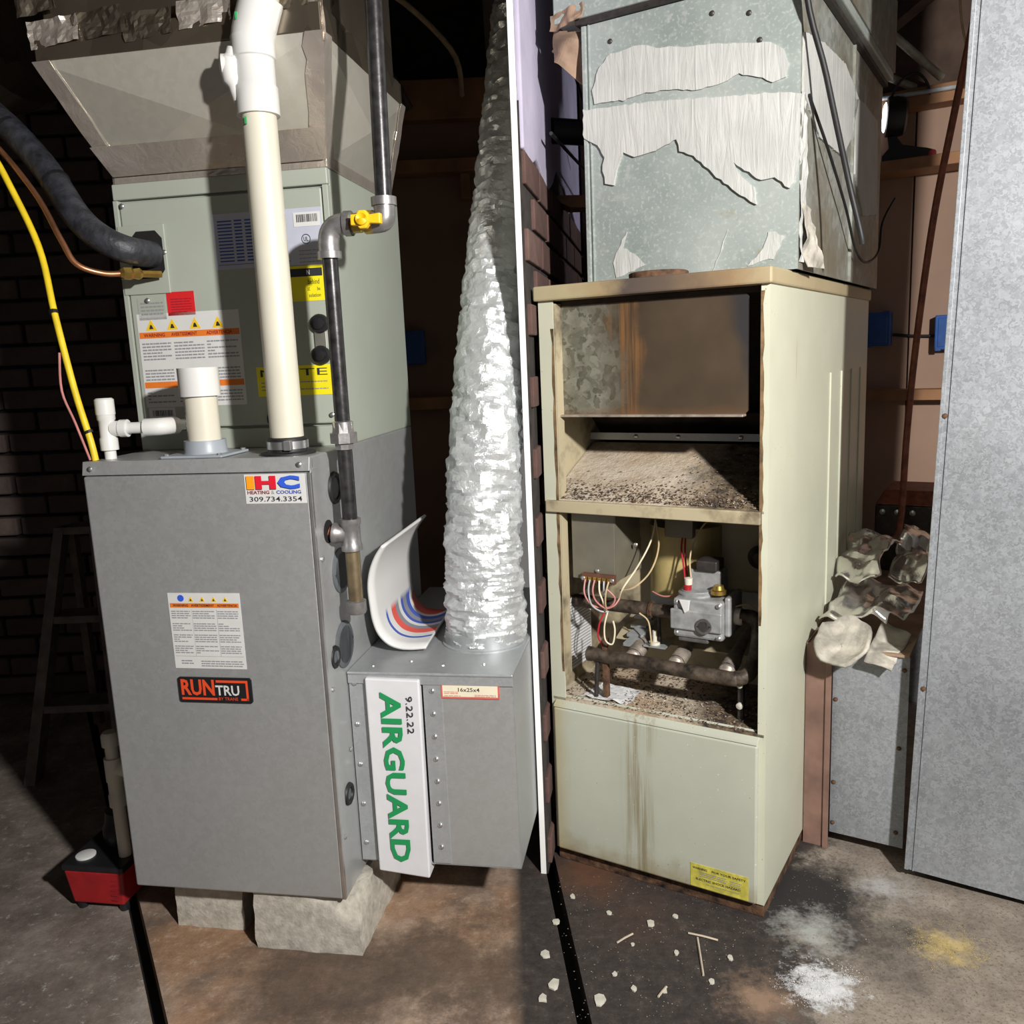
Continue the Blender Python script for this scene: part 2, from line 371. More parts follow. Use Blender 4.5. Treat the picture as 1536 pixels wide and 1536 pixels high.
def mastic_mat():
    k = NT('peeling white duct paper'); n = k.noise(1, 6, .6, k.mapping((60, 60, 8)), .8)
    return k.set(k.ramp(k.noise(12, 5), [(.3, (.42, .43, .41)), (.7, (.52, .52, .50))]), .75, 0, n, .55, .006)
M['mastic'] = mastic_mat()
def brick_mat(name, a, b):
    k = NT(name); info = k.n('ObjectInfo'); r = k.ramp(info.outputs['Random'], [(0, a), (1, b)])
    return k.set(k.mix(k.noise(20, 6), tuple(x*.5 for x in a), r), .9, 0, k.noise(60, 6), .7, .004)
M['brick'] = brick_mat('dark red brick', (.11, .055, .045), (.20, .12, .10))
M['brick_grey'] = brick_mat('sooty brick', (.075, .055, .05), (.15, .105, .09))
def floor_mat():
    k = NT('stained concrete with painted shadow'); x = k.xyz(); n1 = k.noise(6, 12, .78); n2 = k.noise(34, 9, .8); n3 = k.noise(150, 4, .8); nb = k.noise(2.3, 6, .6)
    left = k.ramp(n1, [(.30, (.075, .05, .04)), (.46, (.19, .135, .10)), (.60, (.36, .26, .19)), (.74, (.47, .38, .30))])
    left = k.mix(k.ramp(nb, [(.48, 0.), (.60, .75)]), left, k.ramp(n2, [(.35, (.22, .12, .065)), (.65, (.42, .25, .14))]))
    left = k.mix(k.ramp(n2, [(.55, 0.), (.70, .8)]), left, (.46, .40, .34))
    left = k.mix(k.math('MULTIPLY', k.near((-.40, 1.47, 0), .16, .06, .26, 5), .85), left, k.ramp(n2, [(.3, (.045, .03, .023)), (.7, (.13, .085, .058))]))
    left = k.mix(k.math('MULTIPLY', k.near((-.16, 1.50, 0), .13, .05, .24, 6), .8), left, k.ramp(n2, [(.3, (.055, .038, .028)), (.7, (.14, .095, .065))]))
    left = k.mix(k.ramp(n3, [(.60, 0.), (.72, .8)]), left, (.07, .05, .04))
    grey = k.ramp(n1, [(.32, (.07, .053, .045)), (.5, (.16, .13, .11)), (.68, (.30, .26, .225))])
    grey = k.mix(k.ramp(n2, [(.56, 0.), (.66, .85)]), grey, (.42, .40, .37))
    lm = k.ramp(k.math('ADD', k.math('ADD', x[0], k.math('MULTIPLY', x[1], .56)), .4), [(.47, 1.), (.53, 0.)])
    left = k.mix(lm, left, grey)
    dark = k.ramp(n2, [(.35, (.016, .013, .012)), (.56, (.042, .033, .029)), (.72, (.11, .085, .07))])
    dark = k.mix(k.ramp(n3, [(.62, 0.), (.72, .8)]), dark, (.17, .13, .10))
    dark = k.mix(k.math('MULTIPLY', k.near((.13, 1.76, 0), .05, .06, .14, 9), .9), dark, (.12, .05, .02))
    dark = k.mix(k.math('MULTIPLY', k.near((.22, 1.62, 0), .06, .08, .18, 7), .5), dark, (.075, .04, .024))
    pale = k.ramp(n1, [(.32, (.10, .08, .065)), (.5, (.22, .185, .15)), (.70, (.36, .32, .265))])
    pale = k.mix(k.ramp(n3, [(.52, 0.), (.66, .8)]), pale, (.06, .047, .04))
    pale = k.mix(k.ramp(n2, [(.30, .8), (.42, 0.)]), pale, (.07, .055, .047))
    pm = k.math('ADD', k.math('ADD', k.math('MULTIPLY', x[0], .95), k.math('MULTIPLY', x[1], -.42)), k.math('MULTIPLY', k.math('SUBTRACT', k.noise(6, 10, .78), .5), .5))
    pm = k.ramp(k.math('ADD', pm, .5), [(.35, 0.), (.43, 1.)])
    right = k.mix(pm, dark, pale)
    right = k.mix(k.near((.60, 1.66, 0), .11, .04, .10, 12), right, (.018, .016, .016))  # black blob paints the shadow beside the old furnace base
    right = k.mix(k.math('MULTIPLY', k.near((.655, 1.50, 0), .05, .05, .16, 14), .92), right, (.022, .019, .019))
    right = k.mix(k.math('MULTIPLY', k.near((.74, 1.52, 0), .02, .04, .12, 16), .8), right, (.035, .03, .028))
    right = k.mix(k.math('MULTIPLY', k.near((.56, 1.545, 0), .035, .05, .16, 22), .85), right, (.38, .39, .37))
    right = k.mix(k.math('MULTIPLY', k.near((.755, 1.665, 0), .02, .05, .15, 20), .75), right, (.40, .40, .40))
    right = k.mix(k.math('MULTIPLY', k.near((.52, 1.39, 0), .05, .02, .15, 26), .95), right, k.ramp(n2, [(.3, (.42, .43, .44)), (.6, (.70, .71, .72))]))
    right = k.mix(k.math('MULTIPLY', k.near((.795, 1.475, 0), .035, .03, .17, 18), .85), right, k.ramp(n2, [(.3, (.28, .21, .08)), (.6, (.52, .40, .17))]))
    right = k.mix(k.math('MULTIPLY', k.near((.40, 1.36, 0), .03, .05, .14, 12), .6), right, (.40, .26, .17))
    col = k.mix(k.ramp(k.math('ADD', x[0], .5), [(.455, 0.), (.485, 1.)]), left, right)
    return k.set(col, k.ramp(n1, [(.3, .95), (.7, .72)]), 0, k.mix(.5, n2, n3), .55, .004)
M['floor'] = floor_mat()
# ================================================================== THE SETTING
def g1(y): return -.823+(1.644-y)*.131/.235
def g2(y): return .050+(1.85-y)*.072
fl = struct(MB().box(-3, 3, -.6, 3.9, -.14, -.055).build('floor', M['blackvoid'], None, FW, (0, 0, 0)))
YF = 1.0
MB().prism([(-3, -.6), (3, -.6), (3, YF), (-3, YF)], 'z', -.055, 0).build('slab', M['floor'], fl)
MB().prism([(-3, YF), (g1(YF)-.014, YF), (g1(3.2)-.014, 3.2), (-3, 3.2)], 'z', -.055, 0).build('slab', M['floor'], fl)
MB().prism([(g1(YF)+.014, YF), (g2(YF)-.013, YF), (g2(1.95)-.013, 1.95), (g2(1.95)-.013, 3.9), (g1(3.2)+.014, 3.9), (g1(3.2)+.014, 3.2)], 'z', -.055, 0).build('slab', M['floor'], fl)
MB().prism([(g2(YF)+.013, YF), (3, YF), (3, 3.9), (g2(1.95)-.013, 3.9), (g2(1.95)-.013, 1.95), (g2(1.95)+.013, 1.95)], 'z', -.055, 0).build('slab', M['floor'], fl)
wp = struct(MB().box(.780, .792, .32, 2.15, 0, 2.25).build('wall_partition', M['partition'], None, FL, (.786, 1.2, 0)))  # added divider, keeps the two rooms' light and contents apart
wl = struct(MB().box(-2.3, -2.2, -.6, 3.1, 0, 2.25).build('wall_left', M['mortar'], None, FW, (-2.25, 1.2, 0)))
wb = struct(MB().box(-2.2, .008, 3.02, 3.1, 0, 2.25).build('wall_back_left', M['mortar'], None, FW, (-1.1, 3.05, 0)))
def bricks(wall, mat, x0, x1, y, z0, z1, seed, along='u'):
    rnd = random.Random(seed); L, H, J = .205, .062, .011; first = None; row = 0; z = z0
    ob = Vector(BASE[wall.name][1])
    while z+H < z1:
        x = x0-(row % 2)*(L+J)/2
        while x < x1:
            if x > x0-(.15 if along == 'u' else .02):
                if first is None:
                    bm_ = MB()
                    bm_.box(-L/2, L/2, -.02, .03, -H/2, H/2) if along == 'u' else bm_.box(-.006, .006, -L/2, L/2, -H/2, H/2)
                    first = bm_.build('brick', mat, None, FW, (0, 0, 0), bevel=.006 if along == 'u' else .003)
                    b = first; b.parent = wall
                else: b = copyto(first, wall, (0, 0, 0))
                j = rnd.uniform(-.006, .006) if along == 'u' else rnd.uniform(-.0015, .0015)
                b.location = (Vector((x+L/2, y+j, z+H/2)) if along == 'u' else Vector((y+j, x+L/2, z+H/2)))-ob
                b.rotation_euler = (rnd.uniform(-.02, .02), rnd.uniform(-.01, .01), rnd.uniform(-.02, .02)) if along == 'u' else (rnd.uniform(-.01, .01), 0, 0)
            x += L+J
        z += H+J; row += 1
bricks(wb, M['brick_grey'], -2.15, -1.0, 3.0, .02, 2.2, 3)
for i, (a, b) in enumerate(((-.86, -.43), (-.425, .004))):
    MB().box(a, b, 2.985, 3.0, .0, 2.0).build('panel', M['panel_wall_dark'], wb, bevel=.002)
MB().box(.792, .796, .321, 2.15, 0, 1.63).build('mortar_bed', M['mortar'], wp)
bricks(wp, M['brick'], .33, 2.0, .798, .02, 1.60, 5, 'v')
rnd = random.Random(4)
low = [(.322+.095*i, 1.57+rnd.uniform(-.05, .05)) for i in range(20)]
lab(MB().prism(low+[(2.14, 2.24), (.322, 2.24)], 'u', .792, .803).build('plaster', M['plaster'], wp, bevel=.004), 'lilac whitewashed plaster above the bare bricks')
ws = struct(MB().box(-.80, 1.5, 1.63, 1.7, 0, 2.25).build('wall_right', M['wood_dark'], None, FR, (.4, 1.66, 0)))
for a, b in ((-.79, .08), (.085, .50), (.505, 1.05), (1.055, 1.5)):
    MB().box(a, b, 1.61, 1.63, 0, 1.9).build('panel', M['panel_wall'], ws, bevel=.002)
ce = struct(MB().box(-2.3, 2.6, -.6, 3.9, 2.25, 2.3).build('ceiling', M['wood_dark'], None, FW, (0, 1.6, 2.25)))
j0 = MB().box(-.02, .02, -2.1, 1.45, -.19, 0).build('joist', M['wood_dark'], None, FW, (0, 0, 0)); j0.parent = ce; j0.location = (-2.0, .5, 0)
for i in range(1, 11): copyto(j0, ce, (-2.0+.4*i+(.06 if i == 4 else 0), .5, 0))
t1 = struct(MB().box(-.86, .004, 2.93, 2.985, 1.90, 2.02).build('trim_1', M['wood'], None, FW, (-.43, 2.95, 1.9), bevel=.003))
t2 = struct(MB().box(.81, .87, 1.55, 1.64, 0, 2.24).build('trim_2', M['wood_dark'], None, FL, (.85, 1.6, 0), bevel=.003))

# ================================================================== LEFT: THE NEWER FURNACE
SCREW = MB().lathe((0, 0, 0), (0, -1, 0), [(0, .005), (.002, .005), (.0035, .0032), (.004, .001)], 8).build('screw', M['steel'], None, FW, (0, 0, 0), smooth=True)
SCREWX = MB().lathe((0, 0, 0), (1, 0, 0), [(0, .005), (.002, .005), (.0035, .0032), (.004, .001)], 8).build('screw', M['steel'], None, FW, (0, 0, 0), smooth=True)
USED = set()
def screw(parent, p, side=False, mat=None):
    src = SCREWX if side else SCREW; b = Vector(BASE[parent.name][1])
    o = src.copy()
    if mat: o.data = src.data.copy(); o.data.materials[0] = mat
    COL.objects.link(o); o.parent = parent; o.location = Vector(p)-b; return o
def sticker(parent, u0, u1, z0, z1, v, mat, name, label=None, th=.0008):
    o = MB().box(u0, u1, v-th, v, z0, z1).build(name, mat, parent)
    if label: lab(o, label)
    return o
def lines(parent, rows, v, mat, name='small_print'):   # flat small print: (u0, u1, z, height)
    m = MB()
    for u0, u1, z, h in rows: m.add([(u0, v, z), (u1, v, z), (u1, v, z+h), (u0, v, z+h)], [(0, 1, 2, 3)])
    o = m.build(name, mat, parent, fix=False)
    if name == 'small_print': o['kind'] = 'stuff'
    return o
def para(u0, u1, z0, z1, step, seed, h=.45):
    r = random.Random(seed); out = []; z = z1-step
    while z > z0:
        x = u0
        while x < u1-.002:
            wd = min(r.uniform(.004, .012), u1-x); out.append((x, x+wd*.85, z, step*h)); x += wd
            if r.random() < .06: break
        z -= step
    return out
def triangle(parent, u, z, s, v):
    o = MB().prism([(u-s, z), (u+s, z), (u, z+s*1.75)], 'v', v, v+.0004).build('hazard_triangle', M['sign_yellow'], parent)
    MB().prism([(u-s*.35, z+s*.25), (u+s*.4, z+s*.25), (u+s*.1, z+s*.9), (u-s*.15, z+s*.9)], 'v', v-.0003, v-.0001).build('pictogram', M['ink'], parent)
    return o

W, D, Z0, Z1 = .445, .653, .125, .988
gf = thing('gas_furnace', 'galvanised gas furnace cabinet with orange and black badge standing on concrete blocks', 'furnace', FL, (W/2, .3, Z0))
MB().box(0, W, .014, D, Z0, Z1).build('cabinet', M['galv'], gf, bevel=.003)
dr = MB().box(.003, W-.003, 0, .013, Z0+.004, Z1-.026).build('front_door', M['galv'], gf, bevel=.0035)
MB().hexa([(0, .002, Z1-.024), (W, .002, Z1-.024), (W, .02, Z1-.024), (0, .02, Z1-.024)], [(0, .008, Z1+.001), (W, .008, Z1+.001), (W, .02, Z1+.001), (0, .02, Z1+.001)]).build('top_rail', M['galv'], gf, bevel=.001)
MB().box(W, W+.0025, .002, .036, Z0+.004, Z1-.02).build('side_flange', M['galv'], gf, bevel=.001)
MB().box(W-.004, W+.003, -.001, .006, Z0+.004, Z1-.026).build('edge_fold', M['steel'], gf, bevel=.001)
for v, z, r, kind in ((.112, .917, .026, 0), (.066, .842, .022, 1), (.112, .756, .044, 2), (.098, .612, .046, 2), (.046, .604, .017, 0), (.060, .318, .017, 0)):
    c = (W+.001, v, z)
    if kind == 0:
        o = MB().ring(c, (1, 0, 0), r, .0055).build('grommet', M['rubber'], gf, smooth=True)
        MB().cyl((W-.001, v, z), (W+.0015, v, z), r*.95).build('dark_opening', M['plug'], gf)
    elif kind == 1: MB().cyl((W-.001, v, z), (W+.0015, v, z), r).build('gas_opening', M['blackvoid'], gf)
    else: MB().lathe((W-.001, v, z), (1, 0, 0), [(0, r), (.004, r), (.006, r*.93), (.006, r*.8), (.0035, r*.75), (.0035, .001)], 28).build('knockout_plug', M['plug'], gf, smooth=True)
for v, z in ((.02, .80), (.02, .55), (.085, .40), (.02, .25)): screw(gf, (W+.003, v, z), True)
for u in (.018, W-.018): screw(gf, (u, .003, Z1-.012))
# warning label
wl_ = sticker(gf, .146, .290, .594, .741, 0, M['white_paper'], 'warning_label', 'white warning label with orange header on the door')
P_ = wl_; v = -.0011
sticker(P_, .149, .287, .713, .7215, v+.0003, M['orange'], 'orange_header', th=.0003)
MB().text('WARNING', .155, .186, .715, .7198, v-.0003, .02).text('AVERTISSEMENT', .192, .238, .715, .7198, v-.0003, .02).text('ADVERTENCIA', .244, .284, .715, .7198, v-.0003, .02).build('lettering', M['ink'], P_, fix=False)
MB().cyl((.172, v, .731), (.172, v+.0004, .731), .0065).build('blue_emblem', M['logo_blue'], P_)
for u in (.192, .215, .238, .261): triangle(P_, u, .7245, .0058, v)
rows = []
for i, (a, b) in enumerate(((.150, .189), (.193, .239), (.243, .285))):
    for j, (z0, z1) in enumerate(((.690, .709), (.668, .685), (.645, .663), (.624, .641))): rows += para(a, b, z0, z1, .0042, i*7+j)
rows += [(.149, .287, .618, .0005), (.1915, .1918, .618, .092), (.2415, .242, .618, .092)]+para(.16, .185, .600, .613, .005, 40)+para(.2, .286, .597, .612, .0045, 41)
lines(P_, rows, v, M['ink_grey'])
# badge
b0 = MB(); pts = []
for cx, cz, a0 in ((.292, .572, 0), (.153, .572, 90), (.153, .532, 180), (.292, .532, 270)):
    for k in range(5): an = math.radians(a0+22.5*k); pts.append((cx+.005*math.cos(an), cz+.005*math.sin(an)))
bd = lab(b0.prism(pts, 'v', -.003, 0).build('badge', M['black'], gf), 'black badge with orange red and white letters')
v = -.0034
MB().text('RUN', .154, .222, .541, .573, v, .03).build('lettering', M['badge_red'], bd, fix=False)
MB().text('TRU', .224, .272, .542, .562, v, .02).build('lettering', M['white_paper'], bd, fix=False)
MB().text('BY TRANE', .229, .268, .5325, .5385, v).build('lettering', M['badge_red'], bd, fix=False)
lines(bd, [(.154, .226, .5325, .0045), (.226, .290, .5675, .0048), (.2855, .290, .5325, .035), (.274, .290, .5325, .0045)], v, M['badge_red'], 'badge_border')
# dealer sticker
ds = sticker(gf, .322, .437, .9075, .9605, 0, M['white_paper'], 'dealer_sticker', 'white sticker with orange, red and blue letters')
v = -.0012
for dx, dz, vv, set_ in ((-.0012, -.0012, v, 0), (0, 0, v-.0004, 1)):
    for s_, a, b, mt in (('I', .326, .341, 'logo_orange'), ('H', .343, .382, 'logo_red'), ('C', .385, .427, 'logo_blue')):
        m_ = MB()
        if s_ == 'I': m_.add([(a+dx, vv, .9335+dz), (b+dx, vv, .9335+dz), (b+dx, vv, .9575+dz), (a+dx, vv, .9575+dz)], [(0, 1, 2, 3)])
        else: m_.text(s_, a+dx, b+dx, .9335+dz, .9575+dz, vv, .06)
        m_.build('letter' if set_ else 'letter_shadow', M[mt] if set_ else M['ink'], ds, fix=False)
MB().text('HEATING', .326, .368, .9245, .931, v, .03).build('lettering', M['maroon'], ds, fix=False)
MB().text('&', .3715, .3775, .9245, .931, v).build('lettering', M['ink_grey'], ds, fix=False)
MB().text('COOLING', .381, .428, .9245, .931, v, .03).build('lettering', M['navy'], ds, fix=False)
MB().text('309.734.3354', .329, .429, .911, .920, v, .01).build('lettering', M['ink'], ds, fix=False)

# coil cabinet on top
CV, CZ = .200, 1.512
cc = thing('coil_cabinet', 'sage grey coil cabinet with warning labels, seated on the galvanised furnace', 'coil cabinet', FL, (W/2, .4, Z1))
MB().box(0, W, CV+.012, D, Z1, CZ).build('casing', M['coil'], cc, bevel=.003)
MB().box(.012, W-.014, CV, CV+.012, Z1+.045, CZ-.035).build('front_panel', M['coil'], cc, bevel=.003)
MB().box(0, W, CV, CV+.012, CZ-.030, CZ).build('top_rail', M['coil'], cc, bevel=.002)
MB().box(0, W, CV, CV+.012, Z1, Z1+.040).build('bottom_rail', M['coil'], cc, bevel=.002)
MB().box(W-.011, W, CV-.002, CV+.012, Z1+.041, CZ-.031).build('corner_post', M['coil'], cc, bevel=.001)
MB().box(0, .010, CV-.002, CV+.012, Z1+.041, CZ-.031).build('corner_post', M['coil'], cc, bevel=.001)
o = MB(); o.box(.004, .104, CV-.004, CV-.0005, 1.300, 1.432); o.build('line_set_plate', M['coil'], cc, bevel=.0015)
MB().prism([(.030, 1.330), (.085, 1.330), (.098, 1.345), (.098, 1.405), (.085, 1.42), (.045, 1.42), (.03, 1.405)], 'v', CV-.006, CV-.0045).build('line_set_opening', M['blackvoid'], cc)
for p in ((.100, 1.378), (.052, 1.288), (.42, 1.05), (.02, 1.47)): screw(cc, (p[0], CV-.003, p[1]))
for u, z in ((.409, 1.226), (.407, 1.166), (.302, 1.045)):
    MB().lathe((u, CV-.001, z), (0, -1, 0), [(0, .0185), (.006, .0185), (.009, .016), (.009, .011), (.013, .011), (.014, .001)], 20).build('drain_plug', M['black'], cc, smooth=True)
MB().prism([(.396, 1.166), (.420, 1.166), (.420, 1.226), (.396, 1.226)], 'v', CV-.004, CV-.001).build('drain_bracket', M['steel'], cc, bevel=.001)
MB().box(.302, .34, CV-.004, CV-.001, 1.03, 1.06).build('drain_bracket', M['steel'], cc, bevel=.001)
v = CV
sticker(cc, .028, .088, 1.250, 1.292, v, M['coil'], 'clear_label'); lines(cc, para(.034, .084, 1.255, 1.288, .007, 3), v-.0011, M['ink_grey'])
lab(sticker(cc, .092, .151, 1.256, 1.302, v, M['red_label'], 'red_label'), 'small plain red label')
lines(cc, para(.100, .145, 1.262, 1.292, .005, 33, .3), v-.0011, M['maroon'])
cl1 = lab(sticker(cc, .022, .242, 1.076, 1.262, v, M['white_paper'], 'warning_label'), 'large white warning label with two orange bands')
v = CV-.0011
for z in (1.214, 1.115): sticker(cl1, .024, .240, z, z+.012, v+.0003, M['orange'], 'orange_band', th=.0003)
for u in (.052, .098, .147, .196): triangle(cl1, u, 1.229, .0125, v)
MB().text('WARNING', .034, .080, 1.2165, 1.2235, v-.0003, .02).text('AVERTISSEMENT', .094, .150, 1.2165, 1.2235, v-.0003, .02).text('ADVERTENCIA', .17, .225, 1.2165, 1.2235, v-.0003, .02).build('lettering', M['maroon'], cl1, fix=False)
rows = []
for i, (a, b) in enumerate(((.028, .092), (.098, .163), (.169, .236))):
    for j, (z0, z1) in enumerate(((1.165, 1.208), (1.130, 1.155), (1.08, 1.110))): rows += para(a, b, z0, z1, .0062, 50+i*7+j)
lines(cl1, rows, v, M['ink_grey'])
cb1 = sticker(cc, .026, .084, 1.046, 1.075, CV, M['white_paper'], 'barcode_label')
def barcode(p, u0, u1, z0, z1, v, seed):
    r = random.Random(seed); x = u0; rw = []
    while x < u1: wd = r.choice((.0008, .0012, .002)); rw.append((x, min(x+wd, u1), z0, z1-z0)); x += wd+r.choice((.0008, .0014))
    return lines(p, rw, v, M['ink'], 'barcode')
barcode(cb1, .034, .078, 1.058, 1.070, CV-.0011, 2)
dp_ = lab(sticker(cc, .205, .428, 1.338, 1.442, CV, M['grey_label'], 'data_plate'), 'silver data plate with printed table')
rows = []
for i in range(13):
    z = 1.352+i*.0062; rows += [(.215, .245, z, .0025)]+[(.25+.022*j, .266+.022*j, z, .0028) for j in range(4)]
lines(dp_, rows+[(.21, .36, 1.346, .001)], CV-.0011, M['navy'])
sticker(dp_, .372, .425, 1.408, 1.434, CV-.0009, M['white_paper'], 'barcode_label'); barcode(dp_, .378, .42, 1.416, 1.430, CV-.002, 5)
MB().ring((.394, CV-.0010, 1.385), (0, 1, 0), .0085, .0008, 24, 4).build('round_mark', M['ink'], dp_)
MB().text('UL', .3893, .3987, 1.381, 1.389, CV-.0012, .02).build('lettering', M['ink'], dp_, fix=False)
lines(dp_, para(.378, .42, 1.342, 1.370, .007, 8, .25), CV-.0011, M['ink_grey'])
cl2 = lab(sticker(cc, .318, .427, 1.270, 1.336, CV, M['yellow_label'], 'caution_label'), 'yellow caution label with black header')
sticker(cl2, .322, .421, 1.316, 1.331, CV-.0009, M['ink'], 'black_header', th=.0003)
MB().text('N', .3895, .396, 1.319, 1.328, CV-.0015, .02).build('lettering', M['white_paper'], cl2, fix=False)
MB().text('behind', .391, .414, 1.301, 1.311, CV-.0012).text('be', .409, .415, 1.289, 1.296, CV-.0012).text('st', .389, .394, 1.289, 1.296, CV-.0012).text('sulation', .391, .415, 1.277, 1.284, CV-.0012).build('lettering', M['ink'], cl2, fix=False)
cl3 = lab(sticker(cc, .268, .424, 1.090, 1.148, CV, M['yellow_label'], 'note_label'), 'yellow note label beside the white pipe')
MB().text('NOTE', .276, .416, 1.128, 1.142, CV-.0012).build('lettering', M['ink'], cl3, fix=False)
lines(cl3, para(.276, .416, 1.096, 1.122, .007, 9, .3), CV-.0011, M['ink_grey'])

# flared plenum on top of the coil cabinet
hp = thing('flared_plenum', 'cross-broken galvanised plenum flaring out above the sage coil cabinet', 'duct', FL, (W/2, .4, CZ))
zb, zt = CZ+.012, 1.705
B = [(.012, CV+.006), (W-.004, CV+.006), (W-.004, .60), (.012, .60)]
T = [(-.045, .085), (.498, .085), (.498, .56), (-.045, .56)]
def facet(a, b, c, d, out, push):   # panel with a cross break, raised at its centre
    n = 8; V = []; F = []; a, b, c, d = map(Vector, (a, b, c, d)); cen = (a+b+c+d)/4+Vector(out)*push
    th = Vector(out)*-.003
    V = [a, b, c, d, cen, a+th, b+th, c+th, d+th]; F = [(0, 1, 4), (1, 2, 4), (2, 3, 4), (3, 0, 4), (5, 8, 7, 6), (0, 5, 6, 1), (1, 6, 7, 2), (2, 7, 8, 3), (3, 8, 5, 0)]
    return MB().add(V, F)
outs = [(0, -1, -.5), (1, 0, -.3), (0, 1, 0), (-1, 0, -.3)]
for i in range(4):
    j = (i+1) % 4; k = (*B[i], zb), (*B[j], zb), (*T[j], zt), (*T[i], zt)
    facet(*k, outs[i], .020).build('plenum_panel', M['galv_hopper'], hp)
    # foil tape along each hip
    a, b = Vector((*B[i], zb)), Vector((*T[i], zt)); n_ = 10; dirs = [Vector(T[(i+1) % 4]+(0,))-Vector(T[i]+(0,)), Vector(T[i-1]+(0,))-Vector(T[i]+(0,))]
    m_ = MB(); r_ = random.Random(i)
    P = []
    for t in range(n_+1):
        p = a.lerp(b, t/n_); o_ = (Vector((p.x, p.y, 0))-Vector((.22, .36, 0))).normalized()*.006
        for dd, wd in ((dirs[0], .034), (None, 0), (dirs[1], .034)):
            q = p+o_+Vector((r_.uniform(-.001, .001), r_.uniform(-.001, .001), 0))
            if dd is not None: q = q+dd.normalized()*(wd+r_.uniform(-.004, .004))+o_*.2
            P.append(q)
    m_.add(P, [(t*3+s, t*3+s+1, t*3+s+4, t*3+s+3) for t in range(n_) for s in (0, 1)])
    o = m_.build('foil_tape', M['foil'], hp, fix=False); md = o.modifiers.new('thick', 'SOLIDIFY'); md.thickness = .0012
m_ = MB(); e = .004
m_.box(.004, W, CV+.0, CV+.006, CZ, CZ+.022).box(W-.004, W+.002, CV, .60, CZ, CZ+.022).box(.004, .010, CV, .60, CZ, CZ+.022)
m_.build('base_collar', M['foil'], hp, bevel=.001)
tr = MB().add([(.01, CV-.006, CZ+.012), (W, CV-.006, CZ+.012), (W+.02, .158, CZ+.060), (-.008, .158, CZ+.060)], [(0, 1, 2, 3)]).build('foil_tape', M['foil'], hp, fix=False)
md = tr.modifiers.new('thick', 'SOLIDIFY'); md.thickness = .001
ud = thing('supply_duct', 'tarnished foil covered duct running up from the flared plenum', 'duct', FL, (.22, .32, zt))
MB().box(-.045, .498, .085, .56, zt+.001, 1.752).build('seam_collar', M['foil_dark'], ud, bevel=.002)
MB().box(-.03, .485, .10, .55, 1.752, 2.24).build('duct_wall', M['foil_dark'], ud, bevel=.002)
def crumple(pts4, nx, ny, amp, seed, scale=14):
    a, b, c, d = map(Vector, pts4); V = []; F = []; n = (b-a).cross(d-a).normalized()
    for j in range(ny+1):
        for i in range(nx+1):
            s, t = i/nx, j/ny; p = a.lerp(b, s).lerp(d.lerp(c, s), t)
            q = p*scale+Vector((seed*7.3, seed*3.1, seed)); h = mnoise.noise(q)+.5*mnoise.noise(q*2.3)
            V.append(p+n*amp*h+Vector((mnoise.noise(q+Vector((9, 0, 0))), mnoise.noise(q+Vector((0, 9, 0))), 0))*amp*.4)
    for j in range(ny):
        for i in range(nx): k = j*(nx+1)+i; F.append((k, k+1, k+nx+2, k+nx+1))
    return MB().add(V, F)
def solid(o, t):
    md = o.modifiers.new('thick', 'SOLIDIFY'); md.thickness = t; return o
for i, (u, z, s) in enumerate(((.0, 1.745, .05), (.09, 1.75, .05), (.18, 1.74, .045), (.29, 1.75, .05), (-.03, 1.80, .04), (.43, 1.76, .05))):
    solid(crumple([(u-s, .083, z-.02), (u+s, .083, z-.012), (u+s, .079, z+.03), (u-s, .083, z+.026)], 12, 7, .007, i+2, 40).build('foil_patch', M['foil' if i in (0, 3) else 'foil_dark'], ud, fix=False), .0006)
solid(crumple([(W+.02, .10, 1.69), (.505, .084, 1.69), (.505, .084, 1.90), (.465, .094, 1.90)], 6, 16, .006, 9, 30).build('foil_patch', M['foil'], ud, fix=False), .0006)
rd = MB().tube([(-.30, .42, 1.86), (-.60, .62, 1.88)], .11, 28).build('branch_collar', M['foil_dark'], None, FL, (-.45, .52, 1.86), smooth=True)
rd.name = 'round_branch_duct'; tag(rd, 'short round dark branch duct hanging left of the foil supply duct', 'duct')

# ---------------------------------------------------------------- pvc
vp = thing('vent_pipe', 'long cream PVC vent pipe rising from a black clamped coupling on the furnace', 'pipe', FL, (.378, .072, Z1))
MB().cyl((.378, .072, Z1+.012), (.378, .072, 1.585), .0302, n=32).build('pipe', M['pvc'], vp, smooth=True)
MB().lathe((.378, .072, Z1), (0, 0, 1), [(0, .050), (.004, .050), (.006, .038), (.010, .036), (.030, .036), (.032, .0325)], 32).build('rubber_coupling', M['rubber'], vp, smooth=True)
MB().lathe((.378, .072, Z1+.011), (0, 0, 1), [(0, .0365), (0, .0375), (.014, .0375), (.014, .0365)], 32).build('hose_clamp', M['steel'], vp, smooth=True)
MB().box(.388, .402, .029, .040, Z1+.010, Z1+.027).build('clamp_screw', M['steel'], vp, bevel=.001)
f_ = MB().lathe((.378, .072, 1.575), (0, 0, 1), [(0, .0305), (0, .0365), (.045, .0365), (.048, .034), (.09, .034), (.092, .0365), (.125, .0365), (.125, .030)], 32)
f_.build('fitting_hub', M['pvc_white'], vp, smooth=True)
MB().tube([(.352, .060, 1.60), (.346, .055, 1.63), (.344, .053, 1.655), (.35, .057, 1.68)], [.012, .018, .019, .012], 16, sm=4).build('side_inlet', M['pvc_white'], vp, smooth=True)
MB().lathe((.338, .050, 1.655), (-1, -.4, 0), [(0, .017), (.008, .017), (.010, .014), (.010, .001)], 20).build('inlet_plug', M['pvc_white'], vp, smooth=True)
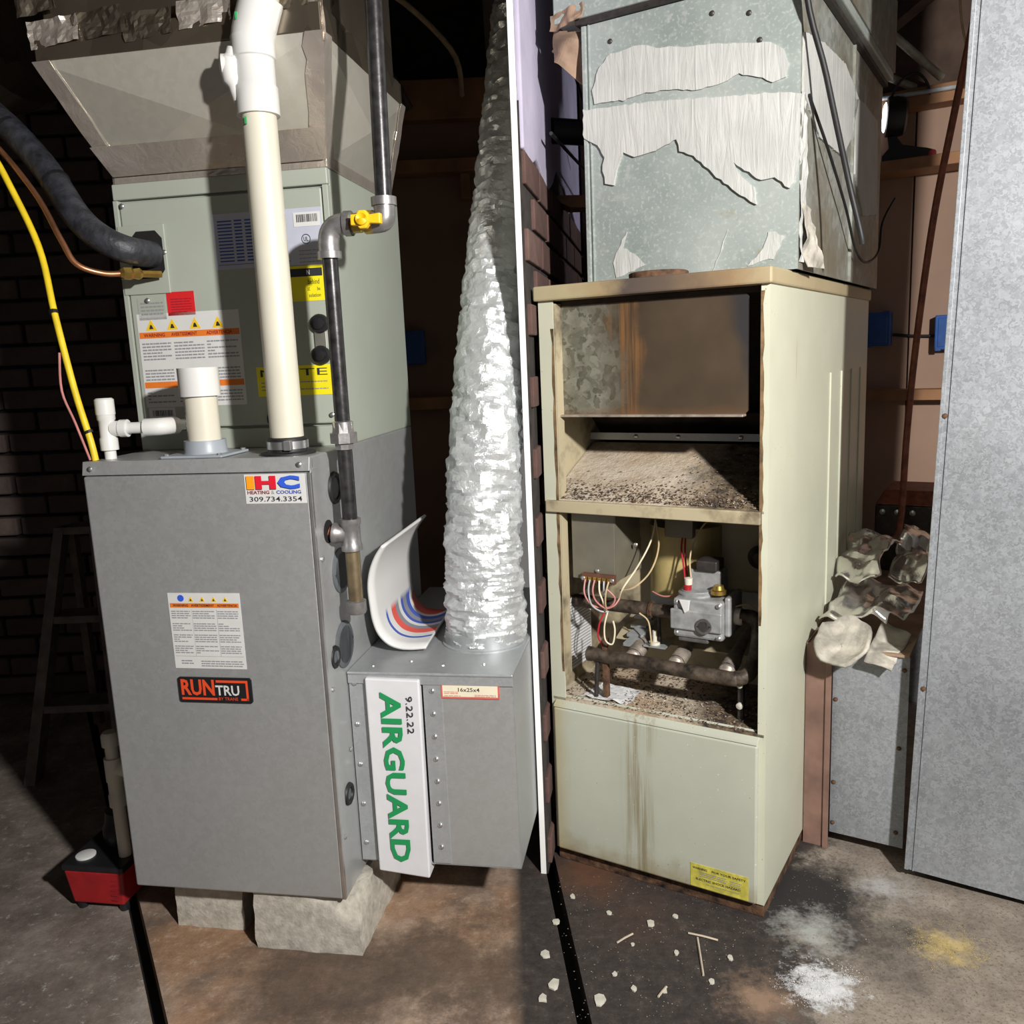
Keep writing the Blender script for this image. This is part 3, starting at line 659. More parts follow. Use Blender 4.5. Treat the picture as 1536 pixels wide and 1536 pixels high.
MB().tube([(.378, .072, 1.690), (.381, .072, 1.705), (.392, .072, 1.735), (.402, .072, 1.76)], .0365, 32, sm=4).build('bend_hub', M['pvc_white'], vp, smooth=True)
MB().tube([(.398, .071, 1.75), (.45, .065, 1.95), (.49, .06, 2.1)], .0302, 28).build('upper_pipe', M['pvc'], vp, smooth=True)
for z0 in (1.556, 1.582, 1.72): MB().box(.366, .369, .0395, .042, z0, z0+.012).build('ink_mark', M['green_ink'], vp)
ap = thing('air_intake_stub', 'short white capped PVC stub in a grey flange on the furnace top', 'pipe', FL, (.212, .075, Z1))
MB().prism([(.150, .02), (.272, .02), (.272, .128), (.150, .128)], 'z', Z1+.001, Z1+.006).build('flange_plate', M['pvc_grey'], ap, bevel=.002)
MB().lathe((.212, .075, Z1+.006), (0, 0, 1), [(0, .041), (.004, .039), (.024, .038), (.024, .030)], 32).build('flange_hub', M['pvc_grey'], ap, smooth=True)
MB().cyl((.212, .075, Z1+.01), (.212, .075, 1.125), .0302, n=32).build('stub_pipe', M['pvc'], ap, smooth=True)
MB().lathe((.212, .075, 1.100), (0, 0, 1), [(0, .031), (0, .037), (.052, .037), (.052, .031), (.02, .030), (.02, .001)], 32).build('coupling', M['pvc_white'], ap, smooth=True)
lines(ap, [(.1875, .1895, 1.012+.009*i, .006) for i in range(9)], .0565, M['ink_grey'], 'pipe_print')
for p in ((.158, .028), (.264, .028), (.158, .12), (.264, .12)): MB().lathe((*p, Z1+.006), (0, 0, 1), [(0, .005), (.003, .005), (.004, .001)], 8).build('screw', M['steel'], ap, smooth=True)
dt = thing('condensate_tee', 'thin white PVC tee and elbow feeding the coil cabinet drain, left of the capped stub', 'pipe', FL, (.022, .062, Z1))
MB().cyl((.022, .062, Z1), (.022, .062, 1.075), .0107).build('riser', M['pvc_white'], dt, smooth=True)
MB().lathe((.022, .062, 1.005), (0, 0, 1), [(0, .0105), (0, .0165), (.022, .0165), (.025, .0145), (.055, .0145), (.058, .0165), (.08, .0165), (.08, .01)], 20).build('tee_body', M['pvc_white'], dt, smooth=True)
MB().lathe((.022, .062, 1.072), (0, 0, 1), [(0, .0165), (0, .0175), (.028, .0175), (.031, .014), (.031, .001)], 20).build('end_cap', M['pvc_white'], dt, smooth=True)
MB().lathe((.022, .062, 1.045), (1, .12, .0), [(.01, .0145), (.026, .0145), (.026, .0165), (.04, .0165), (.04, .0107), (.085, .0107)], 20).build('branch', M['pvc_white'], dt, smooth=True)
MB().tube([(.095, .071, 1.045), (.118, .076, 1.045), (.128, .09, 1.045), (.129, .118, 1.044)], .0165, 20, sm=4).build('elbow', M['pvc_white'], dt, smooth=True)
MB().cyl((.129, .115, 1.044), (.130, CV-.0, 1.042), .0107).build('drain_nipple', M['pvc_white'], dt, smooth=True)

# ---------------------------------------------------------------- cables and line set
yc = thing('yellow_thermostat_cable', 'yellow sheathed cable dropping along the dark wall to the furnace corner', 'cable', FL, (.012, .03, Z1))
cp_ = [(-.26, .16, 1.80), (-.215, .13, 1.62), (-.175, .13, 1.53), (-.10, .10, 1.39), (-.055, .06, 1.26), (-.02, .04, 1.12), (.006, .03, 1.03), (.012, .03, Z1+.001)]
MB().tube(cp_, .0062, 10, sm=6).build('sheath', M['yellow_cable'], yc, smooth=True)
for p, q in (((-.058, .061, 1.268), (-.056, .059, 1.262)), ((.003, .031, 1.045), (.005, .031, 1.04))): MB().cyl(p, q, .0082, n=10).build('cable_tie', M['black'], yc)
MB().tube([(-.045, .045, 1.19), (-.043, .035, 1.12), (-.02, .03, 1.06), (.004, .026, Z1+.002)], .0022, 8, sm=5).build('loose_wire', M['wire_pink'], yc, smooth=True)
sl = thing('insulated_suction_line', 'thick black foam insulated refrigerant line entering the sage coil cabinet', 'pipe', FL, (.08, CV, 1.375))
MB().tube([(-.46, .22, 1.83), (-.25, .20, 1.675), (-.12, .165, 1.555), (-.03, .125, 1.445), (.02, .12, 1.40), (.06, .14, 1.378), (.075, CV-.005, 1.375)], .026, 20, sm=6).build('foam_sleeve', M['armaflex'], sl, smooth=True)
for p, q in (((-.20, .187, 1.630), (-.195, .186, 1.625)), ((-.085, .150, 1.515), (-.08, .148, 1.510))): MB().cyl(p, q, .0275, n=16).build('cable_tie', M['black'], sl)
cl = thing('copper_liquid_line', 'thin copper refrigerant line below the black foam sleeve', 'pipe', FL, (.07, CV, 1.345))
MB().tube([(-.46, .20, 1.79), (-.25, .17, 1.63), (-.12, .13, 1.50), (-.045, .09, 1.40), (-.015, .085, 1.352), (.02, .11, 1.335), (.05, .13, 1.335)], .0055, 10, sm=6).build('tube', M['copper'], cl, smooth=True)
MB().lathe((.045, .125, 1.335), (1, 1.2, 0), [(0, .008), (.006, .012), (.02, .013), (.024, .010), (.036, .012), (.042, .007), (.078, .007)], 6).build('brass_fitting', M['brass'], cl)

# ---------------------------------------------------------------- gas piping
gp = thing('gas_pipe', 'black iron gas pipe with yellow shutoff valve beside the furnace', 'pipe', FL, (.487, .072, .68))
gu, gv = .487, .072
MB().cyl((gu, gv, .86), (gu, gv, 1.005), .0138).build('pipe', M['black_pipe'], gp, smooth=True)
MB().cyl((gu, gv, 1.03), (gu, gv, 1.345), .0138).build('pipe', M['black_pipe'], gp, smooth=True)
MB().cyl((gu, gv, .70), (gu, gv, .82), .0138).build('drip_leg', M['oldbrass'], gp, smooth=True)
def fit_end(c, ax): return MB().lathe(c, ax, [(0, .014), (0, .0195), (.010, .0195), (.013, .0175)], 20)
t_ = MB().lathe((gu, gv, .805), (0, 0, 1), [(0, .014), (0, .0195), (.010, .0195), (.014, .0175), (.046, .0175), (.05, .0195), (.060, .0195), (.06, .014)], 20)
t_.build('tee', M['mall'], gp, smooth=True)
MB().lathe((gu-.008, gv-.001, .836), (-1, -.12, .1), [(0, .0165), (.014, .0165), (.018, .0195), (.026, .0195), (.026, .0125)], 18).build('tee_outlet', M['mall'], gp, smooth=True)
MB().cyl((gu-.03, gv-.004, .838), (W+.001, .066, .842), .0105).build('nipple', M['rustpipe'], gp, smooth=True)
MB().lathe((gu, gv, .683), (0, 0, 1), [(0, .001), (0, .0165), (.004, .019), (.024, .019), (.026, .0145)], 16).build('drip_cap', M['mall'], gp, smooth=True)
MB().lathe((gu, gv, .994), (0, 0, 1), [(0, .0145), (0, .017), (.012, .018), (.012, .026), (.030, .026), (.030, .021), (.048, .019), (.052, .0145)], 8).build('union', M['mall'], gp)
MB().lathe((gu, gv, 1.028), (0, 0, 1), [(0, .019), (.016, .019), (.018, .0145)], 18).build('union_tail', M['steel'], gp, smooth=True)
MB().tube([(gu, gv, 1.335), (gu, gv, 1.355), (gu+.003, gv, 1.372), (gu+.014, gv, 1.384), (gu+.03, gv, 1.387), (gu+.045, gv, 1.387)], .0185, 20, sm=3).build('elbow', M['mall'], gp, smooth=True)
for c, ax in (((gu, gv, 1.33), (0, 0, 1)), ((gu+.045, gv, 1.387), (-1, 0, 0))): MB().lathe(c, ax, [(0, .014), (0, .0215), (.012, .0215), (.013, .018)], 20).build('elbow_band', M['mall'], gp, smooth=True)
gx = .592
vv = lab(MB().lathe((gu+.044, gv, 1.387), (1, 0, 0), [(0, .0125), (.004, .0125), (.004, .017), (.018, .017), (.020, .015), (.026, .020), (.040, .020), (.044, .015), (.05, .017), (.062, .017), (.062, .012)], 12).build('valve_body', M['brass'], gp, smooth=True), 'brass ball valve body')
MB().prism([(gu+.055, 1.378), (gu+.066, 1.378), (gu+.070, 1.372), (gu+.082, 1.372), (gu+.088, 1.380), (gu+.108, 1.378), (gu+.108, 1.396), (gu+.088, 1.394), (gu+.082, 1.402), (gu+.070, 1.402), (gu+.066, 1.396), (gu+.055, 1.396)], 'v', gv-.037, gv-.024).build('valve_handle', M['yellow_paint'], gp, bevel=.002)
MB().lathe((gu+.076, gv-.02, 1.387), (0, -1, 0), [(0, .013), (.006, .013), (.006, .010), (.022, .010), (.022, .005)], 16).build('valve_stem', M['yellow_paint'], gp, smooth=True)
MB().tube([(gx-.028, gv, 1.386), (gx-.014, gv, 1.386), (gx-.004, gv, 1.388), (gx, gv, 1.396), (gx, gv, 1.42)], .0185, 20, sm=3).build('elbow', M['mall'], gp, smooth=True)
MB().lathe((gx, gv, 1.412), (0, 0, 1), [(0, .019), (0, .022), (.014, .022), (.014, .0145)], 20).build('elbow_band', M['mall'], gp, smooth=True)
MB().cyl((gx, gv, 1.42), (gx+.012, gv, 2.2), .0145).build('drop_pipe', M['black_pipe'], gp, smooth=True)

# ---------------------------------------------------------------- return box, filter and what lies on it
RZ0, RZ1, RV, RU0, RU1 = .150, .556, .102, .4475, .776
rb = thing('filter_cabinet', 'galvanised return box joined to the right side of the furnace', 'duct', FL, (.6, .35, RZ0))
m_ = MB().box(RU0, .481, RV, RV+.002, RZ0, RZ1-.006).build('front_strip', M['galv_duct'], rb)
MB().box(.481, .484, RV, .62, RZ0+.002, RZ1-.006).build('slot_side', M['blackvoid'], rb)
MB().box(.596, .600, RV+.001, .62, RZ0+.002, RZ1-.006).build('slot_side', M['blackvoid'], rb)
MB().box(.600, RU1, RV, RV+.003, RZ0, RZ1-.006).build('front_sheet', M['galv'], rb, bevel=.001)
MB().box(.598, .634, RV-.002, RV, RZ0+.004, RZ1-.010).build('seam_strip', M['galv_duct'], rb)
MB().box(RU0-.001, RU1, RV-.006, .72, RZ1-.006, RZ1).build('top_sheet', M['galv_duct'], rb, bevel=.002)
MB().box(RU0, RU1, RV-.004, RV-.001, RZ1-.024, RZ1-.002).build('top_lip', M['galv_duct'], rb)
MB().box(RU0, RU1, RV, .72, RZ0, RZ0+.002).build('bottom_sheet', M['galv_duct'], rb)
MB().box(RU1-.002, RU1, RV, .72, RZ0, RZ1-.006).build('end_sheet', M['galv_duct'], rb)
MB().box(RU0, RU1, .715, .72, RZ0, RZ1-.006).build('rear_sheet', M['galv_duct'], rb)
for i in range(8): screw(rb, (.616, RV-.002, .19+.047*i))
for i in range(5): screw(rb, (.459, RV, .19+.085*i))
for u, v_ in ((.49, .13), (.56, .16), (.63, .14), (.71, .15), (.52, .28)): MB().lathe((u, v_, RZ1), (0, 0, 1), [(0, .004), (.002, .003), (.0025, .0005)], 8).build('screw', M['steel'], rb, smooth=True)
ls = lab(MB().box(.634, .748, RV-.003, RV-.0005, .505, .534).build('size_label', M['red_edge'], rb), 'cream filter size label with red edge')
MB().box(.637, .745, RV-.0036, RV-.003, .509, .532).build('label_face', M['cream_label'], ls)
MB().text('16x25x4', .668, .710, .5195, .5275, RV-.004, .01).build('lettering', M['ink'], ls, fix=False)
lines(ls, para(.640, .668, .514, .521, .003, 3, .4)+para(.70, .742, .510, .515, .0025, 4, .4)+para(.64, .675, .5095, .513, .0025, 5, .4), RV-.004, M['red_edge'])
af = thing('air_filter', 'white cardboard air filter with green lettering, slid into the return box', 'filter', FL, (.54, .12, .142))
AV = RV-.012
fb = MB().hexa([(.4855, AV, .136), (.591, AV-.002, .126), (.591, .60, .152), (.4855, .60, .152)], [(.4845, AV, .5455), (.593, AV, .543), (.593, .60, .548), (.4845, .60, .548)]).build('filter_frame', M['card'], af, bevel=.003)
MB().text('AIRGUARD', .514, .556, .160, .520, AV-.0035, .03, rot=1).build('lettering', M['airgreen'], fb, fix=False)
MB().text('9.22.22', .566, .579, .435, .512, AV-.0030, .0, rot=1).build('handwriting', M['ink'], fb, fix=False)
# curled catalogue
def news_mat():
    k = NT('printed catalogue page'); k.co = k.tc.outputs['UV']; x = k.xyz()
    d = k.n('VectorMath'); d.operation = 'DISTANCE'; d.inputs[1].default_value = (.30, 1.05, 0); k.l(k.co, d.inputs[0]); r = d.outputs['Value']
    W_ = (.60, .60, .59); B_ = (.06, .10, .40); R_ = (.62, .10, .08); G_ = (.22, .23, .26)
    rp = k.n('ValToRGB'); e = rp.color_ramp; e.interpolation = 'CONSTANT'; st = [(0, R_), (.22, W_), (.27, B_), (.34, G_), (.42, B_), (.47, W_), (.53, G_), (.60, R_), (.70, W_), (.79, B_), (.83, W_)]
    e.elements[0].position = st[0][0]; e.elements[0].color = (*st[0][1], 1); e.elements[-1].position = st[-1][0]; e.elements[-1].color = (*st[-1][1], 1)
    for p, c in st[1:-1]: q = e.elements.new(p); q.color = (*c, 1)
    k.l(r, rp.inputs[0])
    m = k.math('MULTIPLY', k.ramp(x[0], [(.52, 1.), (.56, 0.)]), k.ramp(x[0], [(.02, 0.), (.03, 1.)]))
    return k.set(k.mix(m, W_, rp.outputs[0]), .4)
M['news'] = news_mat()
prof = [(.575, .563), (.563, .5625), (.545, .562), (.522, .564), (.498, .574), (.479, .596), (.470, .625), (.467, .66), (.4665, .70), (.474, .735), (.488, .765), (.505, .788)]
prof = [(p.x, p.y) for p in smooth([Vector((a, b, 0)) for a, b in prof], 4)]
m_ = MB(); m_.uv = []; n_ = len(prof)
for j in range(9):
    t = j/8
    for i, (a, b) in enumerate(prof): m_.v.append((a-.012*t*(1-i/n_)+.02*t*(i/n_), .185+.26*t+.03*(1-i/n_), b+.015*t*(i/n_))); m_.uv.append((i/(n_-1), t))
m_.f = [(j*n_+i, j*n_+i+1, (j+1)*n_+i+1, (j+1)*n_+i) for j in range(8) for i in range(n_-1)]
nw = m_.build('catalogue', M['news'], None, FL, (.55, .3, RZ1), smooth=True, fix=False); solid(nw, .006)
tag(nw, 'curled glossy catalogue with red and blue arcs leaning between furnace and flexible duct', 'catalogue')
# flexible duct
fx = thing('flexible_duct', 'crinkled silver flexible duct rising from the return box top', 'duct', FL, (.686, .30, RZ1))
path = smooth([Vector(p) for p in ((.686, .300, RZ1+.004), (.685, .31, .70), (.690, .335, .90), (.700, .41, 1.15), (.710, .53, 1.42), (.714, .70, 1.72), (.716, .90, 2.02))], 40)
m_ = MB(); n_ = 64; V = []; L_ = 0
for i, p in enumerate(path):
    t = (path[min(i+1, len(path)-1)]-path[max(i-1, 0)]).normalized(); e1 = t.cross(Vector((0, 1, 0))).normalized(); e2 = t.cross(e1)
    if i: L_ += (p-path[i-1]).length
    R0 = .086-.028*min(L_/1.2, 1)
    for k in range(n_):
        an = 2*PI*k/n_; d = e1*math.cos(an)+e2*math.sin(an); q = p+d*R0
        rg = lambda sx, sz, o: -abs(mnoise.noise(Vector((q.x*sx+o, q.y*sx, q.z*sz+.4*L_))))
        h = .0010*math.sin(L_*2*PI/.034+3.0*mnoise.noise(q*9))+.004+.014*rg(20, 46, 0)+.008*rg(48, 95, 7)+.004*mnoise.noise(q*14)
        V.append(q+d*h)
m_.add(V, [(i*n_+k, i*n_+(k+1) % n_, (i+1)*n_+(k+1) % n_, (i+1)*n_+k) for i in range(len(path)-1) for k in range(n_)])
m_.build('foil_sleeve', M['flex'], fx, smooth=True, angle=28)
MB().lathe((.684, .300, RZ1), (0, 0, 1), [(0, .092), (.003, .092), (.004, .086), (.03, .085)], 40).build('take_off_collar', M['galv_duct'], fx, smooth=True)

# ---------------------------------------------------------------- blocks, pump, ladder, boxes
def rough_block(name, u0, u1, v0, v1, z1, chips, seed, label):
    bm = bmesh.new(); bmesh.ops.create_cube(bm, size=1); bmesh.ops.subdivide_edges(bm, edges=bm.edges[:], cuts=11, use_grid_fill=True)
    c = Vector(((u0+u1)/2, (v0+v1)/2, 0))
    for vx in bm.verts:
        p = Vector((u0+(vx.co.x+.5)*(u1-u0), v0+(vx.co.y+.5)*(v1-v0), (vx.co.z+.5)*z1))
        k = mnoise.noise(p*40+Vector((seed, 0, 0)))*.0035
        p += Vector((k, k*.8, 0 if p.z < .002 or p.z > z1-.002 else k))
        for cp, rad in chips:
            dd = (p-Vector(cp)).length
            if dd < rad: p += (c+Vector((0, 0, z1*.5))-p).normalized()*(rad-dd)*.55
        vx.co = p-c
    me = bpy.data.meshes.new(name); bm.to_mesh(me); bm.free(); me.materials.append(M['concrete_block'])
    for q in me.polygons: q.use_smooth = True
    me.set_sharp_from_angle(angle=math.radians(35))
    o = bpy.data.objects.new(name, me); COL.objects.link(o); o.matrix_world = FL.m @ Matrix.Translation(c); tag(o, label, 'concrete block', 'blocks under the furnace'); return o
rough_block('concrete_block', .245, .467, .012, .27, Z0-.001, [((.467, .012, Z0), .06), ((.40, .012, Z0), .03), ((.467, .15, Z0), .05)], 1, 'pale chipped concrete block under the furnace, sticking out at its right corner')
rough_block('concrete_block', .045, .195, .06, .27, Z0-.001, [], 2, 'brownish concrete block under the left half of the furnace')
rough_block('concrete_block', .06, .42, .42, .62, Z0-.001, [], 3, 'concrete block under the rear of the furnace, in the dark')
MB_ = thing('condensate_pump', 'red condensate pump with black lid on the floor left of the furnace', 'pump', FL, (-.15, .16, 0))
MB().hexa([(-.215, .085, .018), (-.095, .085, .018), (-.095, .235, .018), (-.215, .235, .018)], [(-.225, .078, .098), (-.085, .078, .098), (-.085, .245, .098), (-.225, .245, .098)]).build('tank', M['pump_red'], MB_, bevel=.004)
MB().box(-.228, -.082, .076, .248, .098, .112).build('lid', M['black'], MB_, bevel=.003)
MB().lathe((-.15, .20, .112), (0, 0, 1), [(0, .05), (.03, .05), (.04, .044), (.07, .04), (.075, .03), (.075, .001)], 24).build('motor_cover', M['black'], MB_, smooth=True)
MB().lathe((-.195, .115, .112), (0, 0, 1), [(0, .021), (.003, .021), (.004, .019), (.004, .001)], 24).build('white_cap', M['white_paper'], MB_, smooth=True)
for u in (-.205, -.105):
    for v_ in (.1, .22): MB().cyl((u, v_, 0), (u, v_, .02), .010).build('foot', M['black'], MB_)
lines(MB_, [(-.118, -.103, .032+.011*i, .003) for i in range(5)], .0795, M['maroon'], 'vent_slots')
pd = thing('drain_riser', 'cream PVC drain pipe and tee standing in the red pump', 'pipe', FL, (-.108, .128, .112))
MB().cyl((-.108, .128, .112), (-.108, .128, .31), .0135).build('pipe', M['pvc'], pd, smooth=True)
MB().lathe((-.108, .128, .23), (0, 0, 1), [(0, .0135), (0, .0185), (.025, .0185), (.028, .0165), (.055, .0165), (.058, .0185), (.11, .0185), (.11, .0135)], 20).build('tee', M['pvc'], pd, smooth=True)
MB().cyl((-.108, .128, .33), (-.108, .128, .375), .0135).build('upper_stub', M['pvc'], pd, smooth=True)
MB().lathe((-.108, .128, .368), (0, 0, 1), [(0, .0135), (0, .0185), (.024, .0185), (.03, .014), (.03, .001)], 20).build('end_cap', M['pvc'], pd, smooth=True)
MB().lathe((-.1, .128, .315), (1, 0, 0), [(0, .0165), (.02, .0165), (.02, .0185), (.034, .0185), (.034, .0125), (.10, .0125)], 18).build('branch', M['pvc'], pd, smooth=True)
eb = thing('junction_box', 'small white metal junction box on the left side of the furnace', 'box', FL, (-.02, .16, .72))
MB().box(-.034, 0, .10, .20, .735, .835).build('box_body', M['galv_duct'], eb, bevel=.003)
MB().box(-.032, -.002, .096, .10, .732, .838).build('cover_plate', M['white_paper'], eb, bevel=.002)
MB().box(-.034, 0, .098, .1, .765, .767).build('seam', M['ink_grey'], eb)
cb = MB().tube([(-.03, .17, .74), (-.06, .20, .66), (-.10, .25, .68), (-.12, .27, .58), (-.07, .26, .42), (-.05, .24, .25), (-.08, .22, .10)], .005, 8, sm=6).build('power_cord', M['rubber'], None, FL, (-.08, .22, .1), smooth=True)
tag(cb, 'black power cord looping down beside the white junction box', 'cord')
ld = thing('step_ladder', 'weathered step ladder folded in the dark left of the furnace', 'ladder', FW, (-1.27, 2.4, 0))
for dx0, dx1 in ((-.14, -.03), (.13, .07)):
    MB().hexa([(-1.27+dx0-.016, 2.30, 0), (-1.27+dx0+.016, 2.30, 0), (-1.27+dx0+.016, 2.35, 0), (-1.27+dx0-.016, 2.35, 0)], [(-1.27+dx1-.014, 2.44, .72), (-1.27+dx1+.014, 2.44, .72), (-1.27+dx1+.014, 2.48, .72), (-1.27+dx1-.014, 2.48, .72)]).build('rail', M['ladder'], ld)
    MB().hexa([(-1.27+dx0-.012, 2.72, 0), (-1.27+dx0+.012, 2.72, 0), (-1.27+dx0+.012, 2.75, 0), (-1.27+dx0-.012, 2.75, 0)], [(-1.27+dx1-.01, 2.50, .70), (-1.27+dx1+.01, 2.50, .70), (-1.27+dx1+.01, 2.53, .70), (-1.27+dx1-.01, 2.53, .70)]).build('rear_leg', M['ladder'], ld)
for t in (.22, .47, .72):
    z = .72*t/.72; xl = -1.27-.14+.11*t/.72; xr = -1.27+.13-.06*t/.72; y = 2.30+.14*t/.72
    MB().box(xl, xr, y, y+.09, z-.022, z).build('step', M['ladder'], ld, bevel=.002)
for z, nm, lb in ((1.005, 0, 'lower pine shelf board across the brown wall behind the flexible duct'), (1.755, 1, 'upper pine shelf board across the brown wall below the header')):
    m_ = thing('wall_shelf', lb, 'shelf', FW, (-.43, 2.94, z)); MB().box(-.80, .0, 2.90, 2.984, z-.02, z+.02).build('board', M['wood'], m_, bevel=.002)
    MB().box(-.62, -.59, 2.93, 2.984, z-.10, z-.021).build('bracket', M['wood'], m_); MB().box(-.12, -.09, 2.93, 2.984, z-.10, z-.021).build('bracket', M['wood'], m_)
def outlet(frame, u, v, z, label):
    t = thing('outlet_box', label, 'electrical box', frame, (u, v, z))
    MB().box(u-.038, u+.038, v-.055, v, z-.055, z+.055).build('box_body', M['blue_box'], t, bevel=.003)
    MB().box(u-.030, u+.030, v-.056, v-.050, z-.047, z+.047).build('open_front', M['blue_box'], t, bevel=.003)
    for s in (-1, 1): MB().box(u+s*.026-.008, u+s*.026+.008, v-.059, v-.054, z+s*.052-.006, z+s*.052+.006).build('ear', M['blue_box'], t)
    return t
outlet(FW, -.305, 2.984, 1.19, 'blue plastic electrical box on the dark brown wall behind the newer furnace')
for i, (pts, lb) in enumerate((([(-.50, 2.2, 2.06), (-.30, 2.5, 2.13), (-.12, 2.7, 2.03), (-.10, 2.9, 1.96)], 'brown cable sagging from the dark joists above the newer furnace'), ([(-.50, 2.3, 2.04), (-.34, 2.7, 2.02), (-.27, 2.9, 1.93)], 'grey conduit slanting down to the header behind the gas drop pipe'))):
    o = MB().tube(pts, (.008, .014)[i], 10, sm=6).build(('ceiling_cable', 'conduit')[i], M[('wire_tan', 'ladder')[i]], None, FW, pts[-1], smooth=True); tag(o, lb, ('cable', 'pipe')[i])
# ================================================================== RIGHT: THE OLD FURNACE
RW_, RH_, RD_ = .476, 1.286, 1.0
of = thing('old_furnace', 'old cream furnace with open rusted burner compartment and scorched panel', 'furnace', FR, (RW_/2, .3, 0))
m_ = MB().box(0, .003, .004, RD_, .03, 1.258).box(0, .034, 0, .004, .385, 1.258).box(.0, .012, 0, .004, .03, .385)
m_.build('side_panel', M['cream'], of)
MB().box(.0345, .037, .002, .03, .45, 1.25).build('inner_stile', M['cream_burnt'], of)
sp_ = MB().box(RW_-.003, RW_, .004, RD_, .03, 1.258).box(RW_-.016, RW_, 0, .004, .03, 1.258).build('side_panel', M['cream'], of)
for v_ in (.52, .645, .77, .895): MB().prism([(v_-.006, .14), (v_+.006, .14), (v_+.004, 1.08), (v_-.004, 1.08)], 'u', RW_-.001, RW_+.0035).build('rib', M['cream'], of, bevel=.0015)
MB().box(0, RW_, RD_-.004, RD_, .03, 1.258).build('back_panel', M['cream'], of)
MB().box(-.006, RW_+.006, -.012, RD_, 1.256, RH_).build('top_cap', M['cap'], of, bevel=.004)
MB().box(.002, RW_-.002, .004, RD_-.006, 0, .032).build('base_rail', M['rust'], of, bevel=.002)
MB().lathe((.245, .05, RH_), (0, 0, 1), [(0, .058), (.010, .058), (.012, .055), (.012, .047), (.004, .046), (.004, .001)], 32).build('flue_collar', M['rust'], of, smooth=True)
for u0_, u1_, z0_, z1_ in ((.0275, .0345, .46, 1.20), (.4595, .4665, .62, 1.245)):
    r_ = random.Random(3); P_ = [(u0_ if u0_ > .2 else u1_, z0_)]; nn = 26
    for i in range(nn+1): P_.append(((u1_ if u0_ > .2 else u0_)+r_.uniform(-.003, .001)*(1 if u0_ > .2 else -1), z0_+(z1_-z0_)*i/nn))
    P_.append((u0_ if u0_ > .2 else u1_, z1_)); MB().prism(P_, 'v', -.0006, 0).build('scorched_edge', M['scorch'], of)
# upper heat shield
sh = MB().prism([(.030, 1.022), (.422, 1.022), (.430, 1.030), (.430, 1.238), (.422, 1.246), (.030, 1.246)], 'v', .030, .034).build('heat_shield', M['shield'], of)
MB().box(.026, .424, .012, .034, 1.018, 1.0225).build('shield_lip', M['burner'], of, bevel=.001)
MB().box(.004, RW_-.004, .30, .305, .84, 1.255).build('flue_baffle', M['burnt'], of)
MB().box(.003, .006, .03, .30, .40, 1.255).build('inner_lining', M['cream_burnt'], of)
MB().box(RW_-.006, RW_-.0035, .005, .30, .40, 1.255).build('inner_lining', M['burnt'], of)
MB().box(.006, RW_-.006, .03, .30, 1.245, 1.255).build('upper_deck', M['burnt'], of)
rl = MB().box(.006, RW_-.006, .215, .218, .950, .966).build('cross_rail', M['galv_duct'], of)
for u in (.12, .22, .36, .45): screw(of, (u, .215, .958))
MB().hexa([(.006, .295, .935), (RW_-.006, .295, .935), (RW_-.006, .300, .935), (.006, .300, .935)], [(.006, .215, 1.01), (RW_-.006, .215, 1.01), (RW_-.006, .22, 1.01), (.006, .22, 1.01)]).build('draft_hood', M['burnt'], of)
# sloping deflector covered in ash, with shade painted on its right side
df = MB()
df.hexa([(.010, .000, .838), (.468, .000, .838), (.468, .225, .938), (.008, .225, .938)], [(.010, .000, .843), (.468, .000, .843), (.468, .225, .943), (.008, .225, .943)])
df.build('deflector', M['ash'], of)
MB().box(.006, .464, -.010, .003, .818, .843).build('deflector_lip', M['cream_burnt'], of, bevel=.002)
def flakes(name, parent, n, fn, smin, smax, mat, seed):
    r = random.Random(seed); m = MB()
    for i in range(n):
        p = Vector(fn(r)); s = r.uniform(smin, smax); a = r.uniform(0, PI); c, sn = math.cos(a)*s, math.sin(a)*s; t = r.uniform(.2, .7)*s
        V = [p+Vector((c, sn, r.uniform(0, t))), p+Vector((-sn*.7, c*.7, r.uniform(0, t))), p+Vector((-c, -sn, r.uniform(0, t))), p+Vector((sn*.6, -c*.6, r.uniform(0, t))), p+Vector((0, 0, t*1.3))]
        m.add(V, [(0, 1, 4), (1, 2, 4), (2, 3, 4), (3, 0, 4)])
    if isinstance(parent, tuple): o = m.build(name, mat, None, parent[0], parent[1], fix=False)
    else: o = m.build(name, mat, parent, fix=False)
    o['kind'] = 'stuff'; return o
def slope(r):
    u = r.uniform(.02, .462); t = abs(r.gauss(0, .16)) if r.random() < .75 else r.uniform(0, 1)*(1 if u > .27 else .3)
    v_ = min(t, 1)*.2+.004; return (u, v_, .844+v_*.445)
flakes('rust_debris', of, 1300, slope, .0012, .0045, M['flake'], 3)
flakes('ash_debris', of, 250, slope, .001, .003, M['chip'], 5)
# burner compartment
MB().box(.004, RW_-.004, .245, .25, .40, .84).build('compartment_back', M['cream_burnt'], of)
MB().box(.004, RW_-.004, 0, .25, .392, .398).build('compartment_floor', M['ash'], of)
MB().box(.006, RW_-.006, .05, .245, .82, .825).build('compartment_top', M['burnt'], of)
MB().tube([(.225, .255, .60), (.225, .255, .76)], .085, 32).build('combustion_drum', plain('yellowed enamel', (.50, .40, .17), .35, 0, .2, 9), of, smooth=True)
flakes('floor_debris', of, 1500, lambda r: (r.uniform(.02, .46), r.uniform(-.004, .22), .399), .0012, .0045, M['flake'], 7)
flakes('floor_debris', of, 260, lambda r: (min(max(r.gauss(.20, .10), .03), .45), r.uniform(.0, .12), .400), .001, .003, M['chip'], 8)
hp_ = crumple([(.06, .02, .398), (.17, .015, .398), (.18, .10, .398), (.07, .11, .398)], 14, 10, .012, 4, 30)
